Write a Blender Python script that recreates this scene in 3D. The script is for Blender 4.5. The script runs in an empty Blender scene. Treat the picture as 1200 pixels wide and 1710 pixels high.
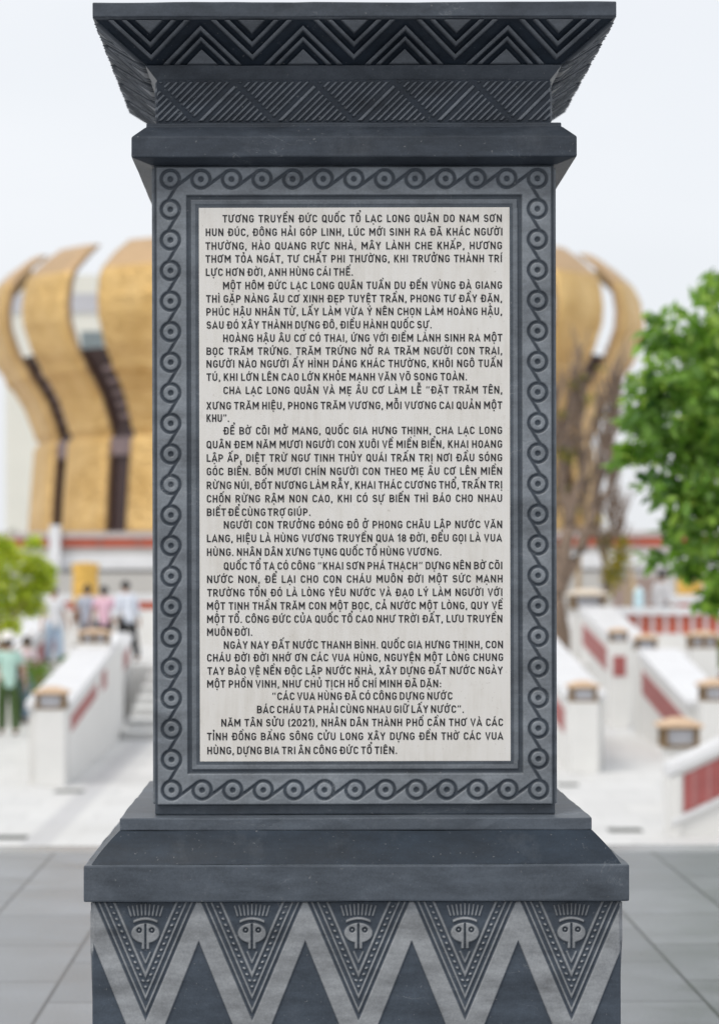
import bpy, bmesh, math, random, unicodedata
import numpy as np
from mathutils import Vector, Matrix
R = math.radians
S = bpy.context.scene
COL = S.collection
random.seed(7); RNG = np.random.default_rng(7)

# ------------------------------------------------------------------ camera
CAM_H = 1.45
cam_d = bpy.data.cameras.new('camera'); cam = bpy.data.objects.new('camera', cam_d); COL.objects.link(cam)
cam.location = (0, 0, CAM_H); cam.rotation_euler = (R(90), R(0.12), 0)
cam_d.sensor_width = 36; cam_d.lens = 4250/1710*36
cam_d.shift_x = 80/1710; cam_d.shift_y = 110/1710
cam_d.clip_start = 0.1; cam_d.clip_end = 6000
cam_d.dof.use_dof = True; cam_d.dof.focus_distance = 5.72; cam_d.dof.aperture_fstop = 3.6
S.camera = cam
S.render.resolution_x, S.render.resolution_y = 718, 1024
S.view_settings.view_transform = 'Standard'; S.view_settings.look = 'None'
S.view_settings.exposure = 0.70; S.view_settings.gamma = 1
try:
    S.cycles.max_bounces = 8; S.cycles.use_denoising = True; S.cycles.transparent_max_bounces = 8
except Exception: pass

# ------------------------------------------------------------------ sky and sun
SUN_EL, SUN_AZ = 58, 222     # azimuth clockwise from +Y
w = bpy.data.worlds.new('World'); S.world = w; w.use_nodes = True
nt = w.node_tree; nt.nodes.clear()
def WN(t, **k):
    n = nt.nodes.new(t)
    for a, b in k.items(): setattr(n, a, b)
    return n
sky = WN('ShaderNodeTexSky', sky_type='NISHITA', sun_disc=False, sun_elevation=R(SUN_EL), sun_rotation=R(SUN_AZ),
         air_density=1.0, dust_density=4.0, ozone_density=1.0)
tc = WN('ShaderNodeTexCoord'); mp = WN('ShaderNodeMapping'); mp.inputs['Scale'].default_value = (1.2, 1.2, 3.0)
cl = WN('ShaderNodeTexNoise'); cl.inputs['Scale'].default_value = 1.6; cl.inputs['Detail'].default_value = 5
ramp = WN('ShaderNodeMapRange'); ramp.inputs['From Min'].default_value = .3; ramp.inputs['From Max'].default_value = .7
ramp.inputs['To Min'].default_value = .80; ramp.inputs['To Max'].default_value = .97
mix = WN('ShaderNodeMix', data_type='RGBA')
mix.inputs['B'].default_value = (6.75, 6.92, 7.18, 1)       # thin bright overcast over the blue
bg = WN('ShaderNodeBackground'); bg.inputs['Strength'].default_value = .086
out = WN('ShaderNodeOutputWorld')
nt.links.new(tc.outputs['Generated'], mp.inputs['Vector']); nt.links.new(mp.outputs['Vector'], cl.inputs['Vector'])
nt.links.new(cl.outputs['Fac'], ramp.inputs['Value']); nt.links.new(ramp.outputs['Result'], mix.inputs['Factor'])
nt.links.new(sky.outputs['Color'], mix.inputs['A']); nt.links.new(mix.outputs['Result'], bg.inputs['Color'])
nt.links.new(bg.outputs['Background'], out.inputs['Surface'])
sd = bpy.data.lights.new('sun', 'SUN'); sd.energy = 1.0; sd.angle = R(24); sd.color = (1, .95, .87)
sun = bpy.data.objects.new('sun', sd); COL.objects.link(sun)
_sv = Vector((math.sin(R(SUN_AZ))*math.cos(R(SUN_EL)), math.cos(R(SUN_AZ))*math.cos(R(SUN_EL)), math.sin(R(SUN_EL))))
sun.rotation_euler = _sv.to_track_quat('Z', 'Y').to_euler()

# ------------------------------------------------------------------ materials
class NT:
    def __init__(s, name):
        s.m = bpy.data.materials.new(name); s.m.use_nodes = True
        s.t = s.m.node_tree; s.b = s.t.nodes['Principled BSDF']
    def n(s, t, ins=None, **k):
        n = s.t.nodes.new(t)
        for a, b in k.items(): setattr(n, a, b)
        for a, b in (ins or {}).items():
            if hasattr(b, 'is_output') or isinstance(b, bpy.types.NodeSocket): s.t.links.new(b, n.inputs[a])
            else: n.inputs[a].default_value = b
        return n
    def l(s, a, b): s.t.links.new(a, b)
    def math(s, op, a, b=0.0, c=None):
        n = s.t.nodes.new('ShaderNodeMath'); n.operation = op
        for i, v in enumerate((a, b) if c is None else (a, b, c)):
            if isinstance(v, bpy.types.NodeSocket): s.l(v, n.inputs[i])
            else: n.inputs[i].default_value = v
        return n.outputs[0]
    def obj(s, scale=(1,1,1)):
        t = s.n('ShaderNodeTexCoord'); m = s.n('ShaderNodeMapping', {'Scale': scale, 'Vector': t.outputs['Object']})
        return m.outputs['Vector']
    def noise(s, vec, scale, detail=4, rough=.55):
        return s.n('ShaderNodeTexNoise', {'Vector': vec, 'Scale': scale, 'Detail': detail, 'Roughness': rough}).outputs['Fac']
    def ramp(s, fac, stops):
        r = s.n('ShaderNodeValToRGB', {'Fac': fac}); e = r.color_ramp.elements
        while len(e) < len(stops): e.new(.5)
        for q, (p, c) in zip(e, stops): q.position = p; q.color = (*c, 1)
        return r.outputs['Color']
    def mix(s, f, a, b, mode='MIX'):
        n = s.n('ShaderNodeMix', data_type='RGBA', blend_type=mode)
        for k, v in (('Factor', f), ('A', a), ('B', b)):
            if isinstance(v, bpy.types.NodeSocket): s.l(v, n.inputs[k])
            elif k == 'Factor': n.inputs[k].default_value = v
            else: n.inputs[k].default_value = (*v, 1)
        return n.outputs['Result']
    def col(s, c):
        if isinstance(c, bpy.types.NodeSocket): s.l(c, s.b.inputs['Base Color'])
        else: s.b.inputs['Base Color'].default_value = (*c, 1)
    def rough(s, r):
        if isinstance(r, bpy.types.NodeSocket): s.l(r, s.b.inputs['Roughness'])
        else: s.b.inputs['Roughness'].default_value = r
    def bump(s, h, strength=.3, dist=.002):
        b = s.n('ShaderNodeBump', {'Height': h, 'Strength': strength, 'Distance': dist}); s.l(b.outputs['Normal'], s.b.inputs['Normal'])

def stone_mat(name, dark, light, r_dark=.34, r_light=.55, spec=.32):
    """grey-blue stone; the vertex value 'tone' says polished (0) or honed by the chisel (1)"""
    k = NT(name)
    k.b.inputs['Specular IOR Level'].default_value = spec
    v = k.obj((1, 1, 3.2))
    n1 = k.noise(v, 5, 7, .62); n2 = k.noise(k.obj(), 60, 4, .6); n3 = k.noise(k.obj((1.0, 1.0, 5)), 9, 6, .65); n4 = k.noise(k.obj((1, 1, 1.5)), 22, 6, .7)
    a = k.n('ShaderNodeAttribute', attribute_name='tone').outputs['Fac']
    base = k.mix(a, dark, light)
    mot = k.math('ADD', k.math('ADD', k.math('MULTIPLY', n1, 1.0), k.math('MULTIPLY', n3, .3)), k.math('MULTIPLY', n4, .4))
    f = k.n('ShaderNodeMapRange', {'Value': mot, 'From Min': .55, 'From Max': 1.15, 'To Min': .52, 'To Max': 1.50}).outputs['Result']
    c = k.mix(1.0, base, k.n('ShaderNodeCombineColor', {'Red': f, 'Green': f, 'Blue': f}).outputs['Color'], 'MULTIPLY')
    sc = k.n('ShaderNodeMapRange', {'Value': k.noise(k.obj((1, 1, .7)), 28, 7, .75), 'From Min': .56, 'From Max': .70, 'To Max': .45}).outputs['Result']
    c = k.mix(k.math('MULTIPLY', k.math('MULTIPLY', sc, a), n1), c, dark)
    # fine pale calcite veins and specks of dust
    vn = k.n('ShaderNodeTexNoise', {'Vector': k.obj((1, 1, 1.4)), 'Scale': 3.2, 'Detail': 9, 'Roughness': .62, 'Distortion': .8}).outputs['Fac']
    vein = k.n('ShaderNodeMapRange', {'Value': k.math('ABSOLUTE', k.math('SUBTRACT', vn, .5)), 'From Min': 0, 'From Max': .006, 'To Min': .34, 'To Max': 0}).outputs['Result']
    vmask = k.n('ShaderNodeMapRange', {'Value': n1, 'From Min': .52, 'From Max': .68}).outputs['Result']
    c = k.mix(k.math('MULTIPLY', vein, vmask), c, (.42, .43, .44))
    sp = k.n('ShaderNodeMapRange', {'Value': k.noise(k.obj(), 130, 2, .5), 'From Min': .70, 'From Max': .76, 'To Max': .35}).outputs['Result']
    c = k.mix(sp, c, (.3, .3, .3))
    dust = k.n('ShaderNodeMapRange', {'Value': k.noise(k.obj((1, 1, .5)), 7, 6, .7), 'From Min': .55, 'From Max': .8, 'To Max': .12}).outputs['Result']
    c = k.mix(dust, c, (.30, .315, .335))
    gr = k.n('ShaderNodeMapRange', {'Value': k.noise(k.obj(), 210, 3, .7), 'From Min': .3, 'From Max': .7, 'To Min': .88, 'To Max': 1.12}).outputs['Result']
    c = k.mix(1.0, c, k.n('ShaderNodeCombineColor', {'Red': gr, 'Green': gr, 'Blue': gr}).outputs['Color'], 'MULTIPLY')
    k.col(c)
    rr = k.math('ADD', k.math('MULTIPLY', a, r_light-r_dark), k.math('ADD', r_dark-.06, k.math('MULTIPLY', n1, .16)))
    k.rough(rr)
    k.bump(k.math('ADD', k.math('MULTIPLY', n2, .6), n3), .22, .0015)
    return k.m

def plain(name, c, rough=.6, metal=0, vary=.12, scale=6, bump=0, bscale=None, dist=.01):
    k = NT(name); n = k.noise(k.obj(), scale, 5, .6)
    lo = tuple(x*(1-vary) for x in c); hi = tuple(min(1, x*(1+vary)) for x in c)
    k.col(k.ramp(n, [(.3, lo), (.7, hi)])); k.rough(rough); k.b.inputs['Metallic'].default_value = metal
    if bump: k.bump(k.noise(k.obj(), bscale or scale*3, 5, .6), bump, dist)
    return k.m

M = {}
M['stone_dark'] = stone_mat('dark_polished_stone', (.038, .049, .064), (.212, .232, .255), .36, .55)
M['stone_base'] = stone_mat('base_stone', (.059, .074, .095), (.278, .290, .303), .42, .6)
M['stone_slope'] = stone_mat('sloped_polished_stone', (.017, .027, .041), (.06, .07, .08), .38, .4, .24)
M['stone_cap']  = stone_mat('capital_stone', (.023, .032, .046), (.185, .200, .222), .38, .5, .28)

k = NT('cream_marble')
n1 = k.noise(k.obj((1, 1, 1)), 4, 8, .65); n2 = k.noise(k.obj((7, 1, .8)), 9, 6, .6); n3 = k.noise(k.obj(), 140, 3, .6)
c = k.ramp(k.math('ADD', k.math('MULTIPLY', n1, .6), k.math('MULTIPLY', n2, .4)), [(.34, (.68, .645, .59)), (.5, (.785, .758, .715)), (.64, (.82, .80, .77))])
st = k.n('ShaderNodeMapRange', {'Value': k.noise(k.obj((1, 1, .6)), 16, 7, .7), 'From Min': .62, 'From Max': .76, 'To Max': .30}).outputs['Result']
c = k.mix(st, c, (.36, .31, .25))
sp = k.n('ShaderNodeMapRange', {'Value': n3, 'From Min': .66, 'From Max': .74, 'To Max': .35}).outputs['Result']
c = k.mix(sp, c, (.38, .34, .28))
k.col(c); k.rough(.42); k.bump(n3, .12, .001); M['marble'] = k.m
k = NT('inscription_paint'); k.col(k.ramp(k.noise(k.obj(), 55, 5, .7), [(.35, (.008, .007, .010)), (.6, (.018, .017, .022)), (.78, (.075, .07, .07))])); k.rough(.6); M['ink'] = k.m

k = NT('granite_tiles')
v = k.obj()
br = k.n('ShaderNodeTexBrick', {'Vector': k.n('ShaderNodeMapping', {'Vector': v, 'Rotation': (0, 0, R(90)), 'Location': (.15, .009, 0)}).outputs['Vector'],
        'Scale': 1.0, 'Color1': (.148, .157, .170, 1), 'Color2': (.205, .215, .230, 1), 'Mortar': (.035, .037, .041, 1),
        'Mortar Size': .008, 'Brick Width': .9, 'Row Height': .45, 'Bias': 0}, offset=.5, squash=1)
n1 = k.noise(v, 2.2, 7, .65); n2 = k.noise(v, 90, 4, .7)
g = k.n('ShaderNodeMapRange', {'Value': n1, 'From Min': .3, 'From Max': .7, 'To Min': .72, 'To Max': 1.25}).outputs['Result']
g = k.math('MULTIPLY', g, k.n('ShaderNodeMapRange', {'Value': n2, 'From Min': .3, 'From Max': .7, 'To Min': .75, 'To Max': 1.25}).outputs['Result'])
k.col(k.mix(1, br.outputs['Color'], k.n('ShaderNodeCombineColor', {'Red': g, 'Green': g, 'Blue': g}).outputs['Color'], 'MULTIPLY'))
k.rough(k.math('ADD', .20, k.math('MULTIPLY', n1, .24))); M['tiles'] = k.m

k = NT('pale_granite_paving')
v = k.obj()
br = k.n('ShaderNodeTexBrick', {'Vector': v, 'Scale': 1.0, 'Color1': (.60, .60, .595, 1), 'Color2': (.68, .68, .67, 1), 'Mortar': (.45, .45, .44, 1),
        'Mortar Size': .008, 'Brick Width': .8, 'Row Height': .8}, offset=.5)
sx = k.n('ShaderNodeSeparateXYZ', {'Vector': v}).outputs
band = k.n('ShaderNodeMapRange', {'Value': k.math('ABSOLUTE', k.math('SUBTRACT', k.math('PINGPONG', k.math('ADD', sx['X'], 40.55), 2.1), 0.0)), 'From Min': .13, 'From Max': .16, 'To Min': .55, 'To Max': 0}).outputs['Result']
c = k.mix(band, br.outputs['Color'], (.42, .42, .44))
c = k.mix(k.n('ShaderNodeMapRange', {'Value': k.noise(v, .5, 6, .65), 'From Min': .5, 'From Max': .75, 'To Max': .35}).outputs['Result'], c, (.48, .47, .44))
k.col(c); k.rough(.55); M['paving'] = k.m
M['white'] = plain('white_painted_wall', (.74, .735, .715), .6, 0, .06, 1.5)
M['coping'] = plain('white_granite_coping', (.72, .725, .74), .45, 0, .08, 3)
M['step'] = plain('grey_granite_step', (.62, .62, .61), .55, 0, .1, 4)
M['riser'] = plain('granite_riser', (.56, .56, .55), .55, 0, .1, 4)
M['red'] = plain('red_terracotta_panel', (.58, .12, .06), .55, 0, .15, 3)
M['rail_post'] = plain('pale_pink_post', (.62, .50, .50), .6, 0, .06, 3)
M['rose'] = plain('faded_red_terracotta', (.36, .10, .095), .55, 0, .15, 3)
M['maroon'] = plain('maroon_door_paint', (.11, .018, .022), .5, 0, .15, 3)
M['tan'] = plain('tan_lantern_roof', (.60, .43, .29), .65, 0, .15, 9, .2)
M['cream_roof'] = plain('cream_lantern_roof', (.72, .63, .52), .65, 0, .12, 9)
M['bronze'] = plain('bronze_lantern_frame', (.22, .145, .075), .5, .2, .2, 12)
M['pane'] = plain('frosted_lantern_glass', (.55, .56, .60), .25, 0, .08, 5)
M['brown'] = plain('dark_brown_grille', (.045, .026, .026), .5, 0, .2, 2)
M['brown_rail'] = plain('mauve_grille_bar', (.20, .15, .155), .5, 0, .2, 2)
M['cream'] = plain('cream_building_paint', (.72, .71, .64), .7, 0, .04, .2)
M['glass'] = plain('grey_window_glass', (.20, .24, .25), .15, 0, .1, .5)
M['greyband'] = plain('grey_facade_band', (.50, .50, .53), .6, 0, .06, .3)
M['platform'] = plain('pale_grey_stone_wall', (.47, .455, .43), .65, 0, .07, .5)
M['bark'] = plain('grey_brown_bark', (.25, .185, .14), .85, 0, .3, 7, .8, 20, .03)
M['bark_pale'] = plain('pale_brown_bark', (.30, .20, .10), .85, 0, .3, 7, .8, 20, .03)
M['bamboo'] = plain('tan_timber_prop', (.55, .42, .27), .6, 0, .12, 9)
M['soil'] = plain('brown_soil', (.18, .11, .07), .9, 0, .3, 5)
M['hillgreen'] = plain('dark_far_leaves', (.03, .07, .045), .8, 0, .3, 2)

k = NT('gold_relief')
v = k.obj()
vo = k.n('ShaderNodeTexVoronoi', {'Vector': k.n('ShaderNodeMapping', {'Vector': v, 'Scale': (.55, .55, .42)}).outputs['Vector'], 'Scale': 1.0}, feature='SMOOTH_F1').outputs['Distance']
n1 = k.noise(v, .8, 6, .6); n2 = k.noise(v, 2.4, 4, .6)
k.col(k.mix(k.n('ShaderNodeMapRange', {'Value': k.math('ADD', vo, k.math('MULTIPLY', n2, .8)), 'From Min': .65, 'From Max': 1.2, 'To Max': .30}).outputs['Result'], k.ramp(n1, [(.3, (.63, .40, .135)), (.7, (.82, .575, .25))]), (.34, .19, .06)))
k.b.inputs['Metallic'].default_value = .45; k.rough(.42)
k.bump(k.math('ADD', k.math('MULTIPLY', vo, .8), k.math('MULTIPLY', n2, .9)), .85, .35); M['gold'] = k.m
M['gold_rim'] = plain('gold_rim', (.50, .34, .19), .55, .3, .1, .5)
M['gold_lamp'] = plain('gilded_drum', (.72, .44, .10), .45, .4, .2, 5, .5, 9, .03)

def leaf_mat(name, lo, mid, hi, trans=.45):
    k = NT(name)
    g = k.n('ShaderNodeAttribute', attribute_name='leafv').outputs['Fac']
    c = k.ramp(g, [(0, lo), (.5, mid), (1, hi)])
    k.col(c); k.rough(.42)
    t = k.n('ShaderNodeBsdfTranslucent', {'Color': k.mix(1, c, (1.25, 1.3, .55), 'MULTIPLY')})
    ms = k.n('ShaderNodeMixShader', {'Fac': trans}); k.l(k.b.outputs['BSDF'], ms.inputs[1]); k.l(t.outputs['BSDF'], ms.inputs[2])
    k.l(ms.outputs['Shader'], k.t.nodes['Material Output'].inputs['Surface'])
    return k.m
M['leaf'] = leaf_mat('fresh_green_leaves', (.045, .125, .025), (.22, .40, .075), (.52, .66, .17))
M['leaf_yellow'] = leaf_mat('yellow_green_leaves', (.34, .44, .04), (.58, .66, .09), (.78, .74, .16))
M['leaf_hedge'] = leaf_mat('hedge_leaves', (.12, .22, .03), (.22, .36, .05), (.36, .46, .10))
M['leaf_dry'] = leaf_mat('sparse_yellow_leaves', (.10, .14, .02), (.33, .30, .05), (.55, .34, .04))
M['leaf_dark'] = leaf_mat('dark_leaves', (.02, .055, .03), (.035, .08, .04), (.05, .11, .05))

# ------------------------------------------------------------------ object helpers
def mesh_obj(name, verts, faces, mat, parent=None, smooth=False, attrs=None):
    me = bpy.data.meshes.new(name)
    verts = np.asarray(verts, dtype=np.float32)
    if isinstance(faces, np.ndarray):
        nv, nf, c = len(verts), len(faces), faces.shape[1]
        me.vertices.add(nv); me.vertices.foreach_set('co', verts.ravel())
        me.loops.add(nf*c); me.loops.foreach_set('vertex_index', faces.astype(np.int32).ravel())
        me.polygons.add(nf); me.polygons.foreach_set('loop_start', np.arange(0, nf*c, c, dtype=np.int32))
        me.polygons.foreach_set('loop_total', np.full(nf, c, dtype=np.int32))
        me.update(calc_edges=True)
    else:
        me.from_pydata([tuple(map(float, q)) for q in verts], [], faces); me.update()
    if smooth: me.polygons.foreach_set('use_smooth', np.ones(len(me.polygons), dtype=bool))
    for an, av in (attrs or {}).items():
        at = me.attributes.new(an, 'FLOAT', 'POINT'); at.data.foreach_set('value', np.asarray(av, dtype=np.float32))
    me.materials.append(mat)
    o = bpy.data.objects.new(name, me); COL.objects.link(o)
    if parent: o.parent = parent
    return o
def bm_obj(name, bm, mat, parent=None, smooth=False, tone=None):
    bmesh.ops.recalc_face_normals(bm, faces=bm.faces)
    me = bpy.data.meshes.new(name); bm.to_mesh(me); bm.free()
    if smooth: me.polygons.foreach_set('use_smooth', np.ones(len(me.polygons), dtype=bool))
    if tone is not None:
        at = me.attributes.new('tone', 'FLOAT', 'POINT'); at.data.foreach_set('value', np.full(len(me.vertices), tone, dtype=np.float32))
    me.materials.append(mat)
    o = bpy.data.objects.new(name, me); COL.objects.link(o)
    if parent: o.parent = parent
    return o
def thing(name, label, cat, loc=(0, 0, 0), rz=0, group=None):
    o = bpy.data.objects.new(name, None); COL.objects.link(o); o.empty_display_size = .2
    o.location = loc; o.rotation_euler = (0, 0, rz); o['label'] = label; o['category'] = cat
    if group: o['group'] = group
    return o
def tag(o, label, cat, group=None, kind=None):
    o['label'] = label; o['category'] = cat
    if group: o['group'] = group
    if kind: o['kind'] = kind
    return o
def structure(o): o['kind'] = 'structure'; return o
def copy_tree(o, parent=None):
    c = o.copy(); COL.objects.link(c)
    if parent: c.parent = parent
    for ch in list(o.children): copy_tree(ch, c)
    return c
def box(bm, x0, x1, y0, y1, z0, z1, bev=0):
    vs = [bm.verts.new(p) for p in ((x0,y0,z0),(x1,y0,z0),(x1,y1,z0),(x0,y1,z0),(x0,y0,z1),(x1,y0,z1),(x1,y1,z1),(x0,y1,z1))]
    fs = [bm.faces.new([vs[i] for i in q]) for q in ((0,3,2,1),(4,5,6,7),(0,1,5,4),(1,2,6,5),(2,3,7,6),(3,0,4,7))]
    if bev:
        es = list({e for f in fs for e in f.edges})
        bmesh.ops.bevel(bm, geom=es, offset=bev, segments=2, affect='EDGES', profile=.6)
def hexa(bm, pts, bev=0):
    """8 corner points: 4 bottom ccw, 4 top ccw"""
    vs = [bm.verts.new(p) for p in pts]
    fs = [bm.faces.new([vs[i] for i in q]) for q in ((0,3,2,1),(4,5,6,7),(0,1,5,4),(1,2,6,5),(2,3,7,6),(3,0,4,7))]
    if bev:
        es = list({e for f in fs for e in f.edges})
        bmesh.ops.bevel(bm, geom=es, offset=bev, segments=2, affect='EDGES', profile=.6)
def bx(name, x0, x1, y0, y1, z0, z1, mat, parent=None, bev=0, tone=None):
    bm = bmesh.new(); box(bm, x0, x1, y0, y1, z0, z1, bev); return bm_obj(name, bm, mat, parent, False, tone)
def tube(bm, pts, rads, seg=8, cap=True):
    rings = []
    pts = [Vector(p) for p in pts]
    for i, p in enumerate(pts):
        d = (pts[min(i+1, len(pts)-1)] - pts[max(i-1, 0)]).normalized()
        a = d.cross(Vector((0, 0, 1)) if abs(d.z) < .9 else Vector((1, 0, 0))).normalized(); b = d.cross(a)
        rings.append([bm.verts.new(p + (a*math.cos(t) + b*math.sin(t))*rads[i]) for t in [2*math.pi*j/seg for j in range(seg)]])
    for r0, r1 in zip(rings, rings[1:]):
        for j in range(seg): bm.faces.new((r0[j], r0[(j+1) % seg], r1[(j+1) % seg], r1[j]))
    if cap:
        bm.faces.new(rings[0][::-1]); bm.faces.new(rings[-1])
def lathe(bm, prof, seg=24, c=(0, 0)):
    rings = [[bm.verts.new((c[0]+r*math.cos(2*math.pi*j/seg), c[1]+r*math.sin(2*math.pi*j/seg), z)) for j in range(seg)] for r, z in prof]
    for r0, r1 in zip(rings, rings[1:]):
        for j in range(seg): bm.faces.new((r0[j], r0[(j+1) % seg], r1[(j+1) % seg], r1[j]))
    bm.faces.new(rings[0][::-1]); bm.faces.new(rings[-1])
def px(x, y, Y):
    """where a point seen at (x, y) in the 1200-wide photo lies at distance Y"""
    return ((x-520)*Y/4250, Y, CAM_H-(y-965)*Y/4250)

# ================================================================== THE GROUND
bm = bmesh.new(); n = 60
xs = [-2500, -400, -60, 60, 400, 2500]; ys = [-60, 13.8, 100, 400, 5000]
vv = [[bm.verts.new((x, y, -1.2)) for y in ys] for x in xs]
for i in range(len(xs)-1):
    for j in range(len(ys)-1): bm.faces.new((vv[i][j], vv[i+1][j], vv[i+1][j+1], vv[i][j+1]))
structure(bm_obj('plaza_ground', bm, M['paving']))
structure(bx('stone_floor', -30, 30, -12, 13.45, -1.19, 0, M['tiles']))
structure(bx('floor_edge_kerb', -30, 30, 13.454, 13.8, -1.19, .001, plain('kerb_granite', (.26, .265, .272), .25, 0, .12, 5), bev=.008))
structure(bx('soil_bed', 4.5, 5.95, 52.9, 54.2, -.249, -.19, M['soil'], None, .02))
structure(bx('upper_terrace', -40, 6.095, 50, 98.9, -1.19, -.25, M['paving']))

# ================================================================== THE STONE PILLAR
PC = (0.0983, 6.264)
pillar = thing('stone_pillar', 'dark grey carved stone pillar with white inscribed panel standing on tiled floor', 'pillar', (PC[0], PC[1], 0))

def square_ring(name, prof, mat, tone=0, bev=.003, parent=pillar):
    bm = bmesh.new(); rings = []; m = 26
    rg = random.Random(name); flow = len(prof) > 6; ph = [rg.uniform(0, 6.3) for _ in range(8)]
    for r, z in prof:                                 # hand-cut edges wander by about a millimetre
        if not flow: ph = [rg.uniform(0, 6.3) for _ in range(8)]
        ring = []
        for c in range(4):
            (ax, ay), (bx_, by) = [((-1, -1), (1, -1), (1, 1), (-1, 1))[(c+q) % 4] for q in (0, 1)]
            for i in range(m):
                t = i/m; wv = (math.sin(t*9+ph[c])+.7*math.sin(t*23+ph[c+4])+(0 if flow else .5)*rg.uniform(-1, 1))*.0005*(0 if i == 0 else 1)
                chip = -.0022 if (i and not flow and rg.random() < .05) else 0
                q = r+wv+chip; ex, ey = ax+(bx_-ax)*t, ay+(by-ay)*t
                nx, ny = ((0, -1), (1, 0), (0, 1), (-1, 0))[c]
                ring.append(bm.verts.new((ex*r+nx*(q-r), ey*r+ny*(q-r), z+(wv*1.0 if 0 < i else 0))))
        rings.append(ring)
    for a, b in zip(rings, rings[1:]):
        for j in range(4*m): bm.faces.new((a[j], a[(j+1) % (4*m)], b[(j+1) % (4*m)], b[j]))
    bm.faces.new(rings[0][::-1]); bm.faces.new(rings[-1])
    bmesh.ops.recalc_face_normals(bm, faces=bm.faces)
    if bev: bmesh.ops.bevel(bm, geom=[e for e in bm.edges if e.calc_face_angle(0) > .35], offset=bev, segments=2, affect='EDGES', profile=.6)
    return bm_obj(name, bm, mat, parent, False, tone)

def sstep(x, a, b): t = np.clip((x-a)/(b-a), 0, 1); return t*t*(3-2*t)
def grid_faces(nu, nv, off=0):
    i = np.arange(nu-1)[:, None]*nv + np.arange(nv-1)[None, :]
    return (np.stack([i, i+nv, i+nv+1, i+1], -1).reshape(-1, 4) + off)
def relief(name, fn, rz, zr, res, sides=(0, 1, 2, 3), mat=None, res_side=None, xr=(-1, 1), rwall=None, regions=None):
    """carved face of the square pillar. rz(z)->half width; fn(x, z, r)->(height, tone). side 0 faces the camera.
    xr: fraction range or explicit metre range."""
    V, F, T, off = [], [], [], 0
    for s, (xr, zr) in [(a, b) for a in sides for b in (regions or [(xr, zr)])]:
        q = res if s == 0 else (res_side or res*2.2)
        if len(zr) > 2: q = zr[2]
        z = np.linspace(zr[0], zr[1], max(3, int(abs(zr[1]-zr[0])/q)+1))
        if xr == (-1, 1): u = np.linspace(-1, 1, int(2*rz(np.array(zr)).max()/q)+1); U, Z = np.meshgrid(u, z, indexing='ij'); X = U*rz(Z)
        else: u = np.linspace(xr[0], xr[1], max(3, int((xr[1]-xr[0])/q)+1)); X, Z = np.meshgrid(u, z, indexing='ij')
        h, t = fn(X, Z)
        rr = (rz(Z) if rwall is None else rwall)
        Y = -(rr + h)
        a = s*math.pi/2; ca, sa = math.cos(a), math.sin(a)
        V.append(np.stack([X*ca - Y*sa, X*sa + Y*ca, Z], -1).reshape(-1, 3)); T.append(np.broadcast_to(t, X.shape).reshape(-1))
        F.append(grid_faces(X.shape[0], X.shape[1], off)); off += X.size
    return mesh_obj(name, np.concatenate(V), np.concatenate(F), mat, pillar, True, {'tone': np.concatenate(T)})

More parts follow.
